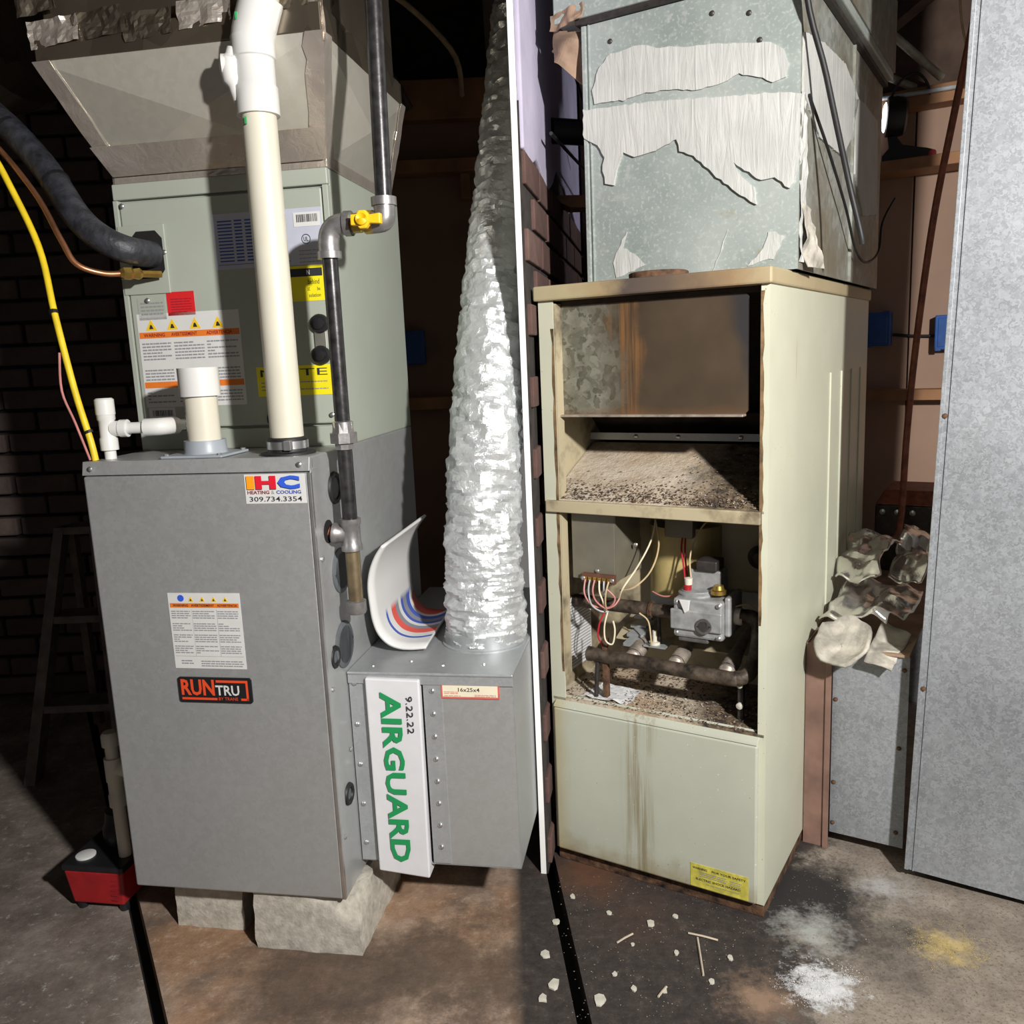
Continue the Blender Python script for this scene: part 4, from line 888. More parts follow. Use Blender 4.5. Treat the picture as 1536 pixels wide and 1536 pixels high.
hp_.v = [(a, b, max(c, .3985)+.004*max(0, 1-abs(a-.12)/.06)) for a, b, c in hp_.v]
lab(hp_.build('white_powder_heap', M['powder'], of, smooth=True, fix=False), 'white powder heap')
ilab = MB().box(.0062, .0068, .04, .19, .43, .60).build('instruction_sheet', M['white_paper'], of)
m_ = MB()
for i in range(22): m_.add([(.0072, .045, .437+.0072*i), (.0072, .185, .437+.0072*i), (.0072, .185, .4395+.0072*i), (.0072, .045, .4395+.0072*i)], [(0, 1, 2, 3)])
sp0 = m_.build('small_print', M['ink_grey'], ilab, fix=False); sp0['kind'] = 'stuff'
# control box
cx = MB().box(.048, .150, .026, .16, .668, .822).build('control_box', M['control'], of, bevel=.002)
MB().prism([(.16, .668), (.16, .735), (.10, .822), (.026, .822), (.026, .668)], 'u', .150, .1515).build('control_box_side', M['control'], of)
ts = MB().box(.075, .152, .014, .026, .664, .684).build('terminal_strip', M['terminal'], of, bevel=.001)
for i in range(6): MB().box(.085+.011*i-.004, .085+.011*i+.004, .011, .014, .670, .678).build('terminal', M['brass'], ts, bevel=.0008)
screw(of, (.080, .013, .674)); screw(of, (.148, .013, .674)); screw(of, (.108, .025, .689)); screw(of, (.165, .10, .735))
wr_ = [('wire_pink', [(.086, .010, .672), (.088, .0, .645), (.10, .005, .62), (.118, .02, .61), (.14, .02, .615), (.150, .02, .635), (.135, .012, .655)]),
       ('wire_grey', [(.097, .010, .672), (.098, .0, .65), (.102, .004, .62), (.115, .02, .602), (.13, .03, .60)]),
       ('wire_pink', [(.108, .010, .672), (.107, .002, .65), (.112, .006, .628), (.13, .014, .612), (.148, .02, .618), (.156, .03, .632)]),
       ('wire_white', [(.119, .010, .672), (.122, .004, .65), (.128, .006, .63), (.126, .02, .608), (.12, .03, .60)]),
       ('wire_grey', [(.130, .010, .672), (.131, .006, .655), (.125, .02, .64)]),
       ('wire_tan', [(.141, .010, .672), (.138, .002, .65), (.134, .006, .626), (.13, .02, .605)]),
       ('wire_red', [(.122, .03, .60), (.112, .022, .575), (.108, .02, .545), (.112, .03, .525)]),
       ('wire_white', [(.128, .03, .60), (.124, .02, .57), (.128, .015, .54), (.142, .02, .532), (.146, .025, .56), (.14, .03, .58)]),
       ('wire_white', [(.155, .03, .632), (.17, .02, .66), (.19, .05, .70), (.205, .09, .75), (.205, .12, .80)]),
       ('wire_tan', [(.158, .03, .65), (.19, .03, .66), (.215, .06, .69), (.222, .09, .74), (.205, .11, .80)]),
       ('wire_red', [(.245, .17, .745), (.25, .15, .72), (.262, .13, .69), (.272, .11, .665)]),
       ('wire_red', [(.252, .17, .745), (.258, .15, .715), (.268, .13, .685), (.28, .11, .66)]),
       ('wire_tan', [(.29, .10, .665), (.278, .13, .72), (.30, .16, .78), (.35, .18, .80), (.40, .19, .79)]),
       ('wire_tan', [(.38, .10, .62), (.41, .11, .625), (.44, .10, .60), (.465, .06, .57)]),
       ('wire_tan', [(.175, .09, .585), (.195, .09, .57), (.205, .08, .54), (.206, .08, .52)]),
       ('wire_pink', [(.19, .13, .625), (.22, .12, .62), (.255, .12, .63), (.27, .12, .655)])]
for nm, pts in wr_: MB().tube(pts, .0019, 6, sm=5).build('wire', M[nm], of, smooth=True)
MB().tube([(.40, .19, .79), (.43, .17, .76), (.468, .14, .70)], .003, 6, sm=3).build('thermocouple_lead', M['iron_dark'], of, smooth=True)
MB().box(.205, .270, .165, .215, .742, .818).build('relay_box', M['control'], of, bevel=.003)
MB().lathe((.250, .185, .742), (0, 0, -1), [(0, .010), (.008, .010), (.008, .001)], 14).build('conduit_bushing', M['black'], of)
MB().tube([(-.001, .05, .70), (-.016, .05, .715), (-.028, .05, .68), (-.026, .05, .63), (-.012, .05, .60), (-.001, .05, .605)], .005, 10, sm=5).build('outside_cable', M['wire_tan'], of, smooth=True)
# gas valve
gvb = MB().box(.266, .372, .055, .155, .556, .640).build('gas_valve_body', M['valve_grey'], of, bevel=.006)
MB().box(.372, .384, .065, .15, .565, .648).build('valve_end_block', M['valve_grey'], gvb, bevel=.004)
MB().box(.262, .372, .048, .056, .575, .618).build('valve_front_plate', M['valve_grey'], gvb, bevel=.003)
MB().lathe((.302, .105, .638), (0, 0, 1), [(0, .040), (.006, .040), (.010, .034), (.012, .034), (.012, .001)], 28).build('regulator_dial', M['valve_grey'], gvb, smooth=True)
MB().box(.282, .350, .11, .16, .64, .690).build('valve_head', M['valve_grey'], gvb, bevel=.004)
MB().box(.300, .345, .10, .15, .690, .712).build('solenoid_cover', M['iron_dark'], gvb, bevel=.003)
MB().lathe((.352, .09, .648), (0, 0, 1), [(0, .016), (.008, .016), (.010, .012), (.018, .010), (.018, .001)], 20).build('brass_cap', M['brass'], gvb, smooth=True)
lab(MB().lathe((.286, .088, .650), (0, 0, 1), [(0, .008), (.010, .009), (.012, .007), (.012, .001)], 12).build('knob', M['pump_red'], gvb, smooth=True), 'small red knob')
MB().lathe((.288, .088, .662), (0, 0, 1), [(0, .008), (.014, .009), (.016, .001)], 12).build('knob_cap', M['pvc'], gvb, smooth=True)
MB().prism([(.283, .640), (.306, .640), (.303, .618), (.295, .612)], 'v', .044, .050).build('lever', M['white_paper'], gvb, bevel=.001)
MB().lathe((.335, .050, .588), (0, -1, 0), [(0, .0165), (.006, .0165), (.006, .0115), (.002, .011), (.002, .001)], 24).build('outlet_port', M['valve_dark'], gvb, smooth=True)
MB().box(.275, .34, .06, .13, .546, .557).build('valve_foot', M['valve_dark'], gvb, bevel=.003)
MB().lathe((.384, .105, .60), (1, 0, 0), [(0, .018), (.012, .018), (.012, .0155)], 18).build('pipe_dope_ring', M['pvc'], gvb, smooth=True)
for p in ((.274, .632), (.364, .632), (.274, .566), (.364, .564)): screw(gvb, (p[0], .053, p[1]))
MB().lathe((.40, .225, .70), (0, -1, 0), [(0, .026), (.006, .026), (.010, .018), (.016, .012), (.016, .001)], 20).build('sight_port', M['iron_dark'], of, smooth=True)
for p in ((.455, .60), (.455, .54)): MB().lathe((p[0], .24, p[1]), (0, -1, 0), [(0, .007), (.006, .007), (.008, .001)], 10).build('bolt', M['iron_dark'], of, smooth=True)
MB().tube([(.392, .105, .600), (.418, .103, .602), (.434, .094, .592), (.438, .080, .565), (.436, .060, .525), (.428, .042, .502), (.408, .032, .494), (.37, .028, .493), (.085, .034, .497)], .0150, 18, sm=6).build('manifold_pipe', M['manifold'], of, smooth=True)
MB().lathe((.085, .034, .497), (-1, 0, 0), [(0, .0165), (.008, .0165), (.012, .010), (.012, .001)], 18).build('manifold_cap', M['manifold'], of, smooth=True)
MB().cyl((.010, .105, .592), (.266, .105, .592), .0150).build('supply_pipe', M['manifold'], of, smooth=True)
MB().lathe((.192, .105, .592), (1, 0, 0), [(0, .0155), (.002, .018), (.008, .018), (.010, .0155)], 18).build('thread_ring', M['rust'], of, smooth=True)
for u in (.170, .268, .378):
    bt = MB().lathe((u, .060, .492), (.0, 1, .22), [(0, .014), (0, .0175), (.05, .0175), (.06, .014), (.20, .014)], 20).build('burner_tube', M['burner'], of, smooth=True)
    MB().ring((u, .068, .4937), (0, 1, .22), .0165, .002, 20, 6).build('air_shutter', M['iron_dark'], bt, smooth=True)
    MB().lathe((u, .034, .494), (0, 1, 0), [(0, .007), (.028, .006), (.028, .002)], 8).build('orifice', M['brass'], of)
MB().hexa([(.10, .13, .505), (.465, .13, .505), (.465, .24, .545), (.10, .24, .545)], [(.10, .13, .508), (.465, .13, .508), (.465, .24, .548), (.10, .24, .548)]).build('burner_shelf', M['cream_burnt'], of)
bp = MB().box(.14, .468, .238, .242, .545, .615).build('burner_plate', M['galv_duct'], of)
for u, z in ((.18, .59), (.24, .565), (.42, .56)): MB().lathe((u, .238, z), (0, -1, 0), [(0, .009), (.001, .009), (.001, .001)], 16).build('plate_hole', M['blackvoid'], bp)
MB().box(.185, .235, .085, .13, .512, .516).build('pilot_bracket', M['galv_duct'], of)
MB().lathe((.206, .10, .516), (0, 0, 1), [(0, .012), (.006, .012), (.006, .005), (.03, .005), (.03, .001)], 16).build('pilot_burner', M['pvc'], of, smooth=True)
MB().cyl((.216, .105, .516), (.214, .105, .585), .0035).build('pilot_rod', M['iron_dark'], of)
MB().box(.112, .122, .03, .045, .40, .535).build('upright_strap', M['rust'], of)
for i in range(4): MB().hexa([(.135-.004*i, .09+.03*i, .505+.012*i), (.165, .09+.03*i, .505+.012*i), (.175, .115+.03*i, .512+.012*i), (.14, .115+.03*i, .512+.012*i)], [(.135-.004*i, .09+.03*i, .512+.012*i), (.165, .09+.03*i, .512+.012*i), (.175, .115+.03*i, .519+.012*i), (.14, .115+.03*i, .519+.012*i)]).build('bracket_fold', M['galv_duct'], of)
MB().cyl((.095, .03, .402), (.10, .032, .485), .005).build('support_rod', M['iron_dark'], of)
for z in (.43, .475): MB().lathe((.41, .05, z), (0, -1, 0), [(0, .007), (.006, .007), (.008, .001)], 10).build('bolt', M['chip'], of, smooth=True)
MB().box(.405, .416, .05, .06, .40, .49).build('bracket', M['iron_dark'], of)
# lower door
ld_ = MB().box(.010, .4635, -.014, -.001, .036, .378).build('lower_door', M['cream_stained'], of, bevel=.004)
MB().hexa([(.010, -.014, .379), (.4635, -.014, .379), (.4635, .012, .395), (.010, .012, .395)], [(.010, -.012, .384), (.4635, -.012, .384), (.4635, .013, .401), (.010, .013, .401)]).build('door_top_lip', M['cream_stained'], of, bevel=.001)
yl = lab(sticker(of, .326, .448, .040, .092, -.014, M['yellow_worn'], 'safety_label'), 'worn yellow safety label at the foot of the door')
v = -.0152
MB().text('WARNING', .331, .362, .0805, .0855, v, .02).text('FOR YOUR SAFETY', .372, .443, .0805, .0855, v, .02).text('ELECTRIC SHOCK HAZARD', .338, .432, .0565, .0615, v, .02).build('lettering', M['ink'], yl, fix=False)
lines(yl, para(.345, .405, .0645, .0785, .0042, 4, .35)+para(.41, .435, .062, .076, .0042, 6, .35)+para(.36, .43, .046, .054, .004, 5, .35), v, M['ink_grey'])

# ---------------------------------------------------------------- plenum over the old furnace
PU0, PU1, PV0, PV1, PZ0, PZ1 = .060, .494, .120, 1.0, RH_+.001, 1.80
op = thing('old_plenum', 'weathered galvanised plenum with peeling white paper above the old furnace', 'duct', FR, (.28, .5, PZ0))
MB().box(PU0, PU1, PV0, PV0+.003, PZ0, PZ1).build('front_sheet', M['galv_old'], op)
MB().box(PU1-.003, PU1, PV0+.003, PV1, PZ0, PZ1).build('side_sheet', M['galv_dirty'], op)
MB().box(PU0, PU0+.003, PV0+.003, PV1, PZ0, PZ1).build('side_sheet', M['galv_old'], op)
MB().box(PU0, PU1, PV1, PV1+.003, PZ0, PZ1).build('rear_sheet', M['galv_old'], op)
MB().box(PU0+.012, PU0+.0145, PV0-.0035, PV0, PZ0, PZ1).build('standing_seam', M['galv_old'], op)
MB().box(PU0-.003, PU0+.006, PV0-.003, PV0+.01, PZ0, PZ1).build('corner_seam', M['galv_old'], op, bevel=.001)
MB().box(PU1-.002, PU1+.006, .60, .606, PZ0, PZ1).build('standing_seam', M['galv_dirty'], op)
def torn(poly, axis, d0, d1, name='torn_paper', sub=0):
    # ragged layer: densify the outline and jitter it
    r = random.Random(len(poly)); P = []
    n = len(poly)
    for i in range(n):
        a, b = Vector((*poly[i], 0)), Vector((*poly[(i+1) % n], 0)); k = max(1, int((b-a).length/.009))
        for j in range(k):
            p = a.lerp(b, j/k); q = p*90
            P.append((p.x+.0032*mnoise.noise(q), p.y+.0032*mnoise.noise(q+Vector((5, 5, 0)))))
    return MB().prism(P, axis, d0, d1).build(name, M['mastic'], op)
UP = [(.122, 1.736), (.188, 1.739), (.22, 1.728), (.284, 1.716), (.325, 1.712), (.40, 1.698), (.440, 1.692), (.463, 1.675), (.475, 1.648), (.466, 1.628), (.445, 1.622), (.427, 1.633), (.381, 1.648), (.341, 1.637), (.3, 1.635), (.255, 1.645), (.186, 1.65), (.148, 1.644), (.083, 1.649), (.08, 1.676), (.092, 1.71)]
LO = [(.058, 1.640), (.219, 1.630), (.348, 1.614), (.458, 1.602), (.4955, 1.594), (.4955, 1.544), (.4955, 1.485), (.49, 1.451), (.478, 1.432), (.45, 1.456), (.425, 1.453), (.395, 1.476), (.372, 1.492), (.382, 1.472), (.412, 1.443), (.416, 1.411), (.396, 1.426), (.369, 1.445), (.348, 1.464), (.317, 1.494), (.293, 1.517), (.265, 1.53), (.261, 1.553), (.207, 1.536), (.169, 1.532), (.146, 1.545), (.13, 1.514), (.122, 1.484), (.106, 1.49), (.099, 1.515), (.104, 1.541), (.089, 1.567), (.058, 1.585)]
torn(UP, 'v', PV0-.004, PV0); torn(LO, 'v', PV0-.006, PV0)
torn([(.125, 1.20+.1), (.19, 1.32), (.17, 1.34), (.14, 1.36), (.15, 1.39), (.13, 1.36), (.115, 1.33)], 'v', PV0-.002, PV0); torn([(.40, 1.30), (.45, 1.31), (.47, 1.35), (.44, 1.36), (.43, 1.33)], 'v', PV0-.002, PV0); torn([(.33, 1.295), (.35, 1.34), (.36, 1.37), (.345, 1.33)], 'v', PV0-.0015, PV0)
S1 = [(.13, 1.70), (.295, 1.724), (.50, 1.735), (.66, 1.70), (.584, 1.602), (.495, 1.546), (.266, 1.545), (.13, 1.60)]
S2 = [(.612, 1.692), (.735, 1.705), (.92, 1.70), (.95, 1.473), (.752, 1.45), (.64, 1.531)]
torn(S1, 'u', PU1, PU1+.004); torn(S2, 'u', PU1, PU1+.004)
solid(crumple([(PU1+.002, .125, 1.30), (PU1+.004, .17, 1.30), (PU1+.003, .16, 1.60), (PU1+.001, .125, 1.60)], 4, 22, .006, 3, 40).build('edge_paper', M['mastic'], op, fix=False), .001)
solid(crumple([(PU1+.010, .15, PZ0+.004), (PU1+.03, .22, PZ0+.004), (PU1+.006, .19, 1.40), (PU1+.004, .13, 1.42)], 5, 10, .008, 6, 30).build('curled_flap', M['insul'], op, fix=False), .002)
for p in ((.12, 1.76), (.33, 1.765), (.40, 1.75), (.42, 1.70)): screw(op, (p[0], PV0, p[1]), mat=M['iron_dark'])
tk = thing('trunk_duct', 'grimy trunk duct crossing over the old plenum', 'duct', FR, (.3, .5, PZ1))
MB().box(.0, .52, .105, 1.0, PZ1+.012, 2.0).build('duct_wall', M['galv_old'], tk, bevel=.003)
MB().box(PU0-.012, PU1+.012, .108, 1.005, PZ1+.001, PZ1+.012).build('flange', M['iron_dark'], tk)
MB().box(.5205, .524, .11, 1.0, PZ1+.03, 2.0).build('dirty_side', M['galv_dirty'], tk)
solid(crumple([(-.005, .10, 1.80), (.07, .10, 1.81), (.07, .104, 1.84), (-.005, .104, 1.83)], 20, 4, .012, 8, 30).build('peeling_lining', M['cardtop'], tk, fix=False), .002)
solid(crumple([(-.01, .12, 1.74), (.052, .13, 1.70), (.052, .14, 1.80), (-.01, .14, 1.81)], 12, 8, .03, 5, 12).build('peeling_lining', M['cardtop'], tk, fix=False), .003)

# ---------------------------------------------------------------- cables, pipes left and right of it
def line(name, pts, r, mat, label, cat, frame=FR, sm=6, n=10):
    o = MB().tube(pts, r, n, sm=sm).build(name, M[mat], None, frame, pts[-1], smooth=True); return tag(o, label, cat)
line('hanging_cable', [(.495, .080, 2.2), (.503, .088, 1.80), (.535, .14, 1.62), (.565, .20, 1.45), (.588, .205, 1.355), (.592, .21, 1.33)], .0055, 'rubber', 'thick black cable hanging diagonally in front of the old plenum side', 'cable')
line('thin_cable', [(.500, .16, 1.60), (.512, .28, 1.52), (.515, .45, 1.43), (.512, .58, 1.36), (.515, .70, 1.335), (.52, .85, 1.37), (.515, .93, 1.45), (.53, 1.02, 1.52)], .003, 'rubber', 'thin black cord looping across the dirty side of the old plenum', 'cable')
line('sewer_pipe', [(.134, 2.24, 1.685), (.28, 2.28, 1.68), (.410, 2.30, 1.675)], .030, 'black', 'thick black pipe running from the brick wall to the old plenum', 'pipe', FW, 1, 20)
line('black_wire', [(.83, .55, 1.62), (.86, .95, 1.63), (.90, 1.40, 1.645)], .004, 'rubber', 'thin black wire sagging below the thick black pipe', 'cable', FL)
line('white_wire', [(.835, .60, 1.80), (.85, .85, 1.84), (.87, 1.1, 1.83)], .003, 'wire_white', 'thin white wire below the trunk duct at the left', 'cable', FL)
line('dark_wire', [(.835, .50, 1.94), (.86, .85, 1.82), (.90, 1.3, 1.70)], .004, 'rubber', 'dark wire slanting down the lilac plaster', 'cable', FL)
line('rusty_drop_pipe', [(.735, 1.02, 2.2), (.705, 1.0, 1.95), (.665, 1.0, 1.70), (.628, 1.0, 1.45), (.600, 1.0, 1.15), (.585, 1.0, .90), (.578, 1.0, .66), (.565, .99, .60), (.535, .98, .575)], .009, 'rustpipe', 'rust brown pipe dropping between the old furnace and the tall return duct', 'pipe')
line('tan_wire', [(.655, 1.02, 2.1), (.672, 1.0, 1.93), (.690, 1.0, 1.84), (.688, .99, 1.76)], .003, 'wire_tan', 'tan wire hooked beside the rusty drop pipe', 'cable')
sb = thing('side_shelf', 'stub of a pine shelf board left of the old plenum', 'shelf', FW, (.25, 2.42, 1.55))
MB().prism([(.115, 1.560), (.42, 1.552), (.42, 1.520), (.19, 1.526)], 'v', 2.38, 2.46).build('board', M['wood'], sb, bevel=.002)
# back wall shelves with work lamp
def wshelf(u0, u1, z, dep, label, base=True):
    t = thing('wall_shelf', label, 'shelf', FR, ((u0+u1)/2, 1.55, z)); MB().box(u0, u1, 1.61-dep, 1.609, z-.035, z).build('board', M['wood'], t, bevel=.002)
    MB().box(u0+.06, u0+.09, 1.61-dep*.7, 1.609, z-.10, z-.0355).build('bracket', M['wood'], t); return t
wshelf(.25, 1.0, 1.700, .14, 'pine shelf board carrying the black work lamp'); wshelf(.25, 1.0, .985, .08, 'pine rail across the tan wall below the blue boxes')
struct(MB().box(.2, 1.1, 1.53, 1.609, 1.86, 1.915).build('trim_3', M['wood'], None, FR, (.65, 1.57, 1.86), bevel=.003))
outlet(FR, .415, 1.609, 1.185, 'blue plastic electrical box beside the old furnace'); outlet(FR, .625, 1.609, 1.165, 'blue plastic electrical box half behind the tall return duct')
line('box_cable', [(.455, 1.60, 1.165), (.52, 1.602, 1.158), (.586, 1.60, 1.155)], .005, 'rubber', 'grey cable strung between the two blue boxes', 'cable')
line('sheathed_cable', [(.40, 1.525, 1.90), (.62, 1.522, 1.895), (.80, 1.525, 1.90)], .007, 'wire_grey', 'grey sheathed cable along the top rail above the work lamp', 'cable')
wlamp = thing('work_lamp', 'black work lamp glowing on the upper pine shelf', 'lamp', FR, (.46, 1.52, 1.70))
MB().lathe((.425, 1.50, 1.835), (1, .25, -.05), [(0, .045), (.004, .058), (.030, .060), (.055, .055), (.062, .045), (.062, .001)], 24).build('lamp_head', M['black'], wlamp, smooth=True)
k = NT('lit lens'); k.b.inputs['Emission Color'].default_value = (.85, .9, 1, 1); k.b.inputs['Emission Strength'].default_value = 14; M['lens'] = k.set((.9, .9, .9), .3)
MB().lathe((.424, 1.4998, 1.835), (-1, -.25, .05), [(0, .044), (.004, .038), (.006, .001)], 24).build('lens', M['lens'], wlamp, smooth=True)
MB().prism([(.42, 1.702), (.575, 1.702), (.575, 1.716), (.55, 1.726), (.48, 1.745), (.46, 1.775), (.435, 1.775), (.44, 1.74), (.42, 1.72)], 'v', 1.49, 1.512).build('stand', M['black'], wlamp, bevel=.002)
MB().prism([(.42, 1.702), (.53, 1.702), (.50, 1.72), (.43, 1.73)], 'v', 1.54, 1.556).build('stand', M['black'], wlamp, bevel=.002)
MB().cyl((.565, 1.488, 1.708), (.565, 1.514, 1.708), .010).build('red_foot', M['pump_red'], wlamp)
MB().tube([(.44, 1.50, 1.890), (.47, 1.48, 1.93), (.51, 1.50, 1.95), (.54, 1.52, 1.92), (.55, 1.54, 1.87)], .004, 8, sm=5).build('cord', M['rubber'], wlamp, smooth=True)
ll = bpy.data.lights.new('work_lamp_beam', 'SPOT'); ll.energy = 9; ll.color = (.85, .88, 1); ll.spot_size = math.radians(120); ll.spot_blend = .4; ll.shadow_soft_size = .04
lo_ = bpy.data.objects.new('work_lamp_beam', ll); COL.objects.link(lo_); lo_.matrix_world = FR.m @ Matrix.Translation((.405, 1.495, 1.836)) @ Vector((-1, -.25, .05)).to_track_quat('-Z', 'Y').to_matrix().to_4x4()
for i, (a, b) in enumerate((((.30, 1.3, 2.0), (.50, 1.55, 1.92)), ((.36, 1.1, 2.1), (.58, 1.50, 1.925)))):
    line('ceiling_conduit', [a, tuple((Vector(a)+Vector(b))/2), b], .012, 'galv_dirty', ('upper', 'lower')[i]+' grey conduit slanting down to the top rail behind the old plenum', 'pipe')

# ---------------------------------------------------------------- return ducts on the right
rp = thing('return_plenum', 'low brown and galvanised return box between old furnace and tall duct', 'duct', FR, (.58, .7, 0))
MB().prism([(.33, .0), (1.30, .0), (1.30, .49), (.48, .49), (.33, .49)], 'u', .4775, .4815).build('side_sheet', M['brownbox'], rp)
MB().box(.4775, .530, .322, .327, .0, .488).build('brown_panel', M['brownbox'], rp, bevel=.001)
MB().box(.522, .534, .316, .322, .0, .488).build('brown_corner', M['brownbox'], rp, bevel=.001)
MB().box(.534, .690, .335, .338, .035, .485).build('front_sheet', M['galv_big'], rp)
MB().box(.4775, .690, .327, 1.30, .480, .486).build('top_lining', M['cardtop'], rp, bevel=.001)
MB().box(.4775, .690, 1.30, 1.304, .0, .486).build('rear_sheet', M['galv_big'], rp)
for u, z in ((.541, .46), (.541, .36), (.541, .16), (.541, .06), (.68, .45), (.675, .27), (.675, .07)): screw(rp, (u, .335, z), mat=M['rust'])
bd_ = thing('tall_return_duct', 'tall dull galvanised return duct at the right edge', 'duct', FR, (.85, .4, .025))
BU0, BV0 = .706, .275
MB().box(BU0, .965, BV0, BV0+.003, .025, 2.20).build('front_sheet', M['galv_big'], bd_)
MB().box(BU0, BU0+.003, BV0+.003, .48, .025, 2.20).build('side_sheet', M['galv_big'], bd_)
MB().box(BU0+.012, BU0+.0145, BV0-.003, BV0, .025, 2.20).build('standing_seam', M['galv_big'], bd_)
MB().box(BU0-.004, BU0+.004, BV0-.004, BV0+.012, .025, 2.20).build('corner_seam', M['galv_big'], bd_, bevel=.001)
MB().box(.962, .965, BV0+.003, .48, .025, 2.20).build('side_sheet', M['galv_big'], bd_)
MB().box(BU0, .965, .48, .483, .025, 2.20).build('rear_sheet', M['galv_big'], bd_)
lines(bd_, [(BU0+.03, .95, .555, .0012), (.86, .8612, .53, .06)], BV0-.0004, M['ink_grey'], 'scribed_line')
for z in (.44, 1.0): screw(bd_, (BU0+.006, BV0-.004, z), mat=M['rust'])
bd_.matrix_world = bd_.matrix_world @ Matrix.Translation((BU0-.85, 0, 0)) @ Matrix.Rotation(math.radians(1.7), 4, 'Y') @ Matrix.Translation((.85-BU0, 0, 0))
dm = thing('metal_tool_case', 'dark rusty metal case with riveted front on the return box', 'case', FR, (.58, 1.15, .486))
MB().box(.50, .680, 1.06, 1.29, .488, .68).build('case_body', M['iron_dark'], dm, bevel=.004)
MB().hexa([(.50, 1.06, .681), (.68, 1.06, .681), (.68, 1.29, .681), (.50, 1.29, .681)], [(.52, 1.09, .72), (.66, 1.09, .72), (.66, 1.27, .72), (.52, 1.27, .72)]).build('case_lid', M['rustpipe'], dm, bevel=.003)
for u in (.52, .56, .60): MB().lathe((u, 1.06, .66), (0, -1, 0), [(0, .008), (.003, .008), (.005, .001)], 12).build('rivet', M['steel'], dm, smooth=True)
# insulation scraps
def scrap(name, corners, nx, ny, amp, seed, scale, mat, th, label, back=None):
    m = crumple(corners, nx, ny, amp, seed, scale); z0 = min(p[2] for p in m.v)
    if z0 < .488: m.v = [(a, b, max(c, .4885)) if b > .33 else (a, b, c) for a, b, c in m.v]
    c = Vector((sum(p[0] for p in m.v)/len(m.v), sum(p[1] for p in m.v)/len(m.v), min(p[2] for p in m.v)))
    o = m.build(name, mat, None, FR, tuple(c), smooth=True, fix=False, angle=25); md = o.modifiers.new('thick', 'SOLIDIFY'); md.thickness = th
    if back: o.data.materials.append(back); md.material_offset = 1
    return tag(o, label, 'insulation', 'torn insulation on the return box')
def bowl(name, c, r, tilt, depth, seed, mat, label):
    V = []; n, k = 30, 9
    for j in range(k+1):
        for i in range(n):
            a = 2*PI*i/n; rr = r*(j/k)*(1+.22*mnoise.noise(Vector((math.cos(a)*1.6, math.sin(a)*1.6, seed)))*(j/k))
            x, y = rr*math.cos(a), rr*1.15*math.sin(a); h = depth*(j/k)**2+.010*mnoise.noise(Vector((x*30, y*30, seed)))
            V.append(Vector((x, y, h)))
    R_ = Matrix.Rotation(tilt, 3, 'X'); V = [Vector(c)+R_ @ p for p in V]
    m = MB().add(V, [(j*n+i, j*n+(i+1) % n, (j+1)*n+(i+1) % n, (j+1)*n+i) for j in range(k) for i in range(n)])
    o = m.build(name, mat, None, FR, c, smooth=True, fix=False, angle=60); solid(o, .006); return tag(o, label, 'insulation', 'torn insulation on the return box')
bowl('insulation_scrap', (.556, .315, .492), .062, .55, .022, 3.3, M['insul'], 'round dished white insulation scrap hanging over the front of the return box')
scrap('insulation_scrap', [(.605, .300, .475), (.660, .29, .460), (.682, .42, .51), (.615, .44, .52)], 12, 12, .02, 8, 15, M['insul'], .004, 'small grey white insulation scrap beside the round one')
scrap('foil_scrap', [(.490, .40, .525), (.640, .36, .535), (.690, .56, .56), (.500, .64, .58)], 26, 26, .034, 5, 13, M['foil_shiny'], .003, 'crumpled silver foil sheet on the return box')
scrap('foil_scrap', [(.485, .56, .585), (.590, .50, .595), (.62, .70, .665), (.486, .76, .65)], 24, 24, .032, 12, 15, M['foil_shiny'], .004, 'upper curled silver foil sheet with white backing behind the larger one')
scrap('foil_scrap', [(.60, .62, .585), (.680, .58, .575), (.69, .82, .66), (.61, .85, .67)], 18, 18, .026, 15, 16, M['foil_shiny'], .003, 'tarnished foil strip against the tall return duct')

# ---------------------------------------------------------------- litter on the floor
def grains(name, n, fn, s0, s1, mat, seed, label):
    o = flakes(name, (FW, (*fn(random.Random(1))[:2], 0)), n, fn, s0, s1, mat, seed); return tag(o, label, 'powder')
def spill(cx, cy, sx, sy, seed):
    def f(r):
        while True:
            x, y = r.gauss(0, 1), r.gauss(0, 1)
            if math.hypot(x, y) < 2.2 and mnoise.noise(Vector((x*1.3, y*1.3, seed))) > -.12+.16*math.hypot(x, y)-.1: return (cx+x*sx, cy+y*sy, .0006)
    return f
grains('white_powder', 1800, spill(.525, 1.395, .042, .032, 2.3), .0004, .0013, M['powder'], 2, 'white powder spill on the floor in front of the old furnace')
grains('yellow_powder', 1200, spill(.800, 1.470, .045, .040, 7.1), .0004, .0012, M['powder_y'], 5, 'yellow powder smear on the floor near the tall return duct')
rnd = random.Random(21); c0 = None
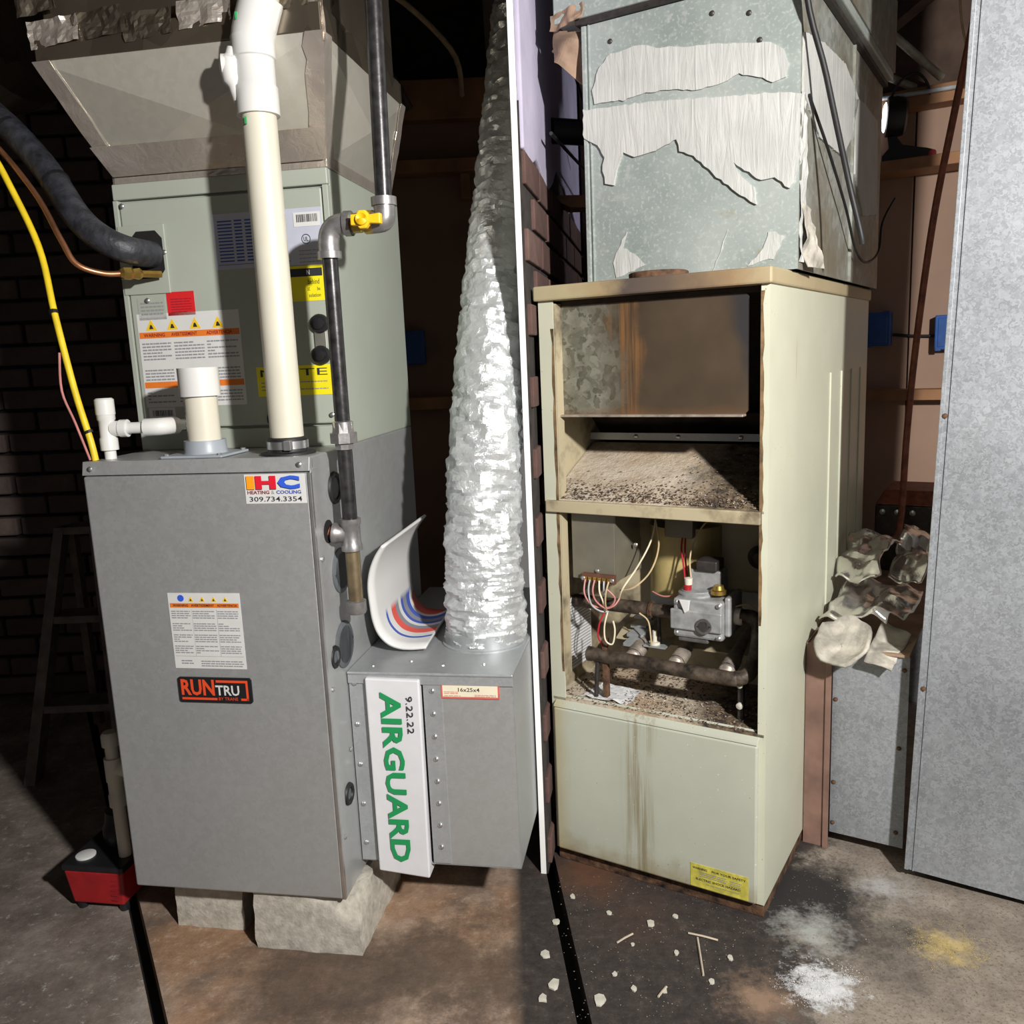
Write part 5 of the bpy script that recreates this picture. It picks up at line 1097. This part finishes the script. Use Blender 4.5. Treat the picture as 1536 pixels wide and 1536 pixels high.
chips = [((.028, 1.50), .011), ((.040, 1.42), .012), ((.055, 1.60), .008), ((.018, 1.385), .009), ((.120, 1.375), .013), ((.247, 1.580), .009), ((.165, 1.62), .006), ((.155, 1.44), .005), ((.185, 1.40), .006), ((.095, 1.68), .007), ((.28, 1.49), .006), ((.33, 1.41), .006), ((.24, 1.39), .005), ((.30, 1.60), .006), ((.38, 1.47), .006), ((.20, 1.52), .004)]
CHL = {(.028, 1.50): 'pale paint chip left of the floor groove, farthest of the large three', (.040, 1.42): 'pale paint chip left of the floor groove, middle of the large three', (.018, 1.385): 'pale paint chip left of the floor groove, nearest the camera',
       (.055, 1.60): 'pale paint chip at the partition foot beside the groove', (.120, 1.375): 'largest pale paint chip just right of the floor groove', (.247, 1.580): 'pale paint chip on the dark floor midway under the old furnace door', (.095, 1.68): 'pale paint chip by the rusty left corner of the old furnace'}
for (x, y), r in chips:
    pts = [(x+r*rnd.uniform(.6, 1.2)*math.cos(2*PI*i/8), y+1.2*r*rnd.uniform(.6, 1.2)*math.sin(2*PI*i/8)) for i in range(8)]
    o = MB().prism(pts, 'z', .0006, .0035).build('paint_chip', M['chip'], None, FW, (x, y, 0))
    tag(o, CHL.get((x, y), 'tiny pale paint speck on the dark floor before the old furnace'), 'chip', 'paint chips on the floor')
for i, (a, b, lb) in enumerate((((.315, 1.545), (.368, 1.520), 'short pale splinter forming the bar of a T on the dark floor'), ((.330, 1.530), (.318, 1.425), 'long pale splinter forming the stem of a T on the dark floor'), ((.170, 1.525), (.205, 1.55), 'thin splinter on the dark floor near the groove'), ((.225, 1.375), (.245, 1.40), 'thin splinter at the bottom edge of the dark floor'))):
    o = MB().tube([(*a, .003), tuple((a[k]+b[k])/2 for k in (0, 1))+(.004,), (*b, .003)], .0022, 5).build('wood_splinter', M['twig'], None, FW, (*a, 0)); tag(o, lb, 'splinter', 'splinters on the floor')
g_ = flakes('floor_grit', (FW, (.3, 1.5, 0)), 1100, lambda r: (r.uniform(.06, .95), r.uniform(1.33, 1.75), .0005), .0006, .0019, M['grit'], 31); tag(g_, 'fine pale grit scattered over the floor before the old furnace', 'grit')
for o in (SCREW, SCREWX): bpy.data.objects.remove(o)
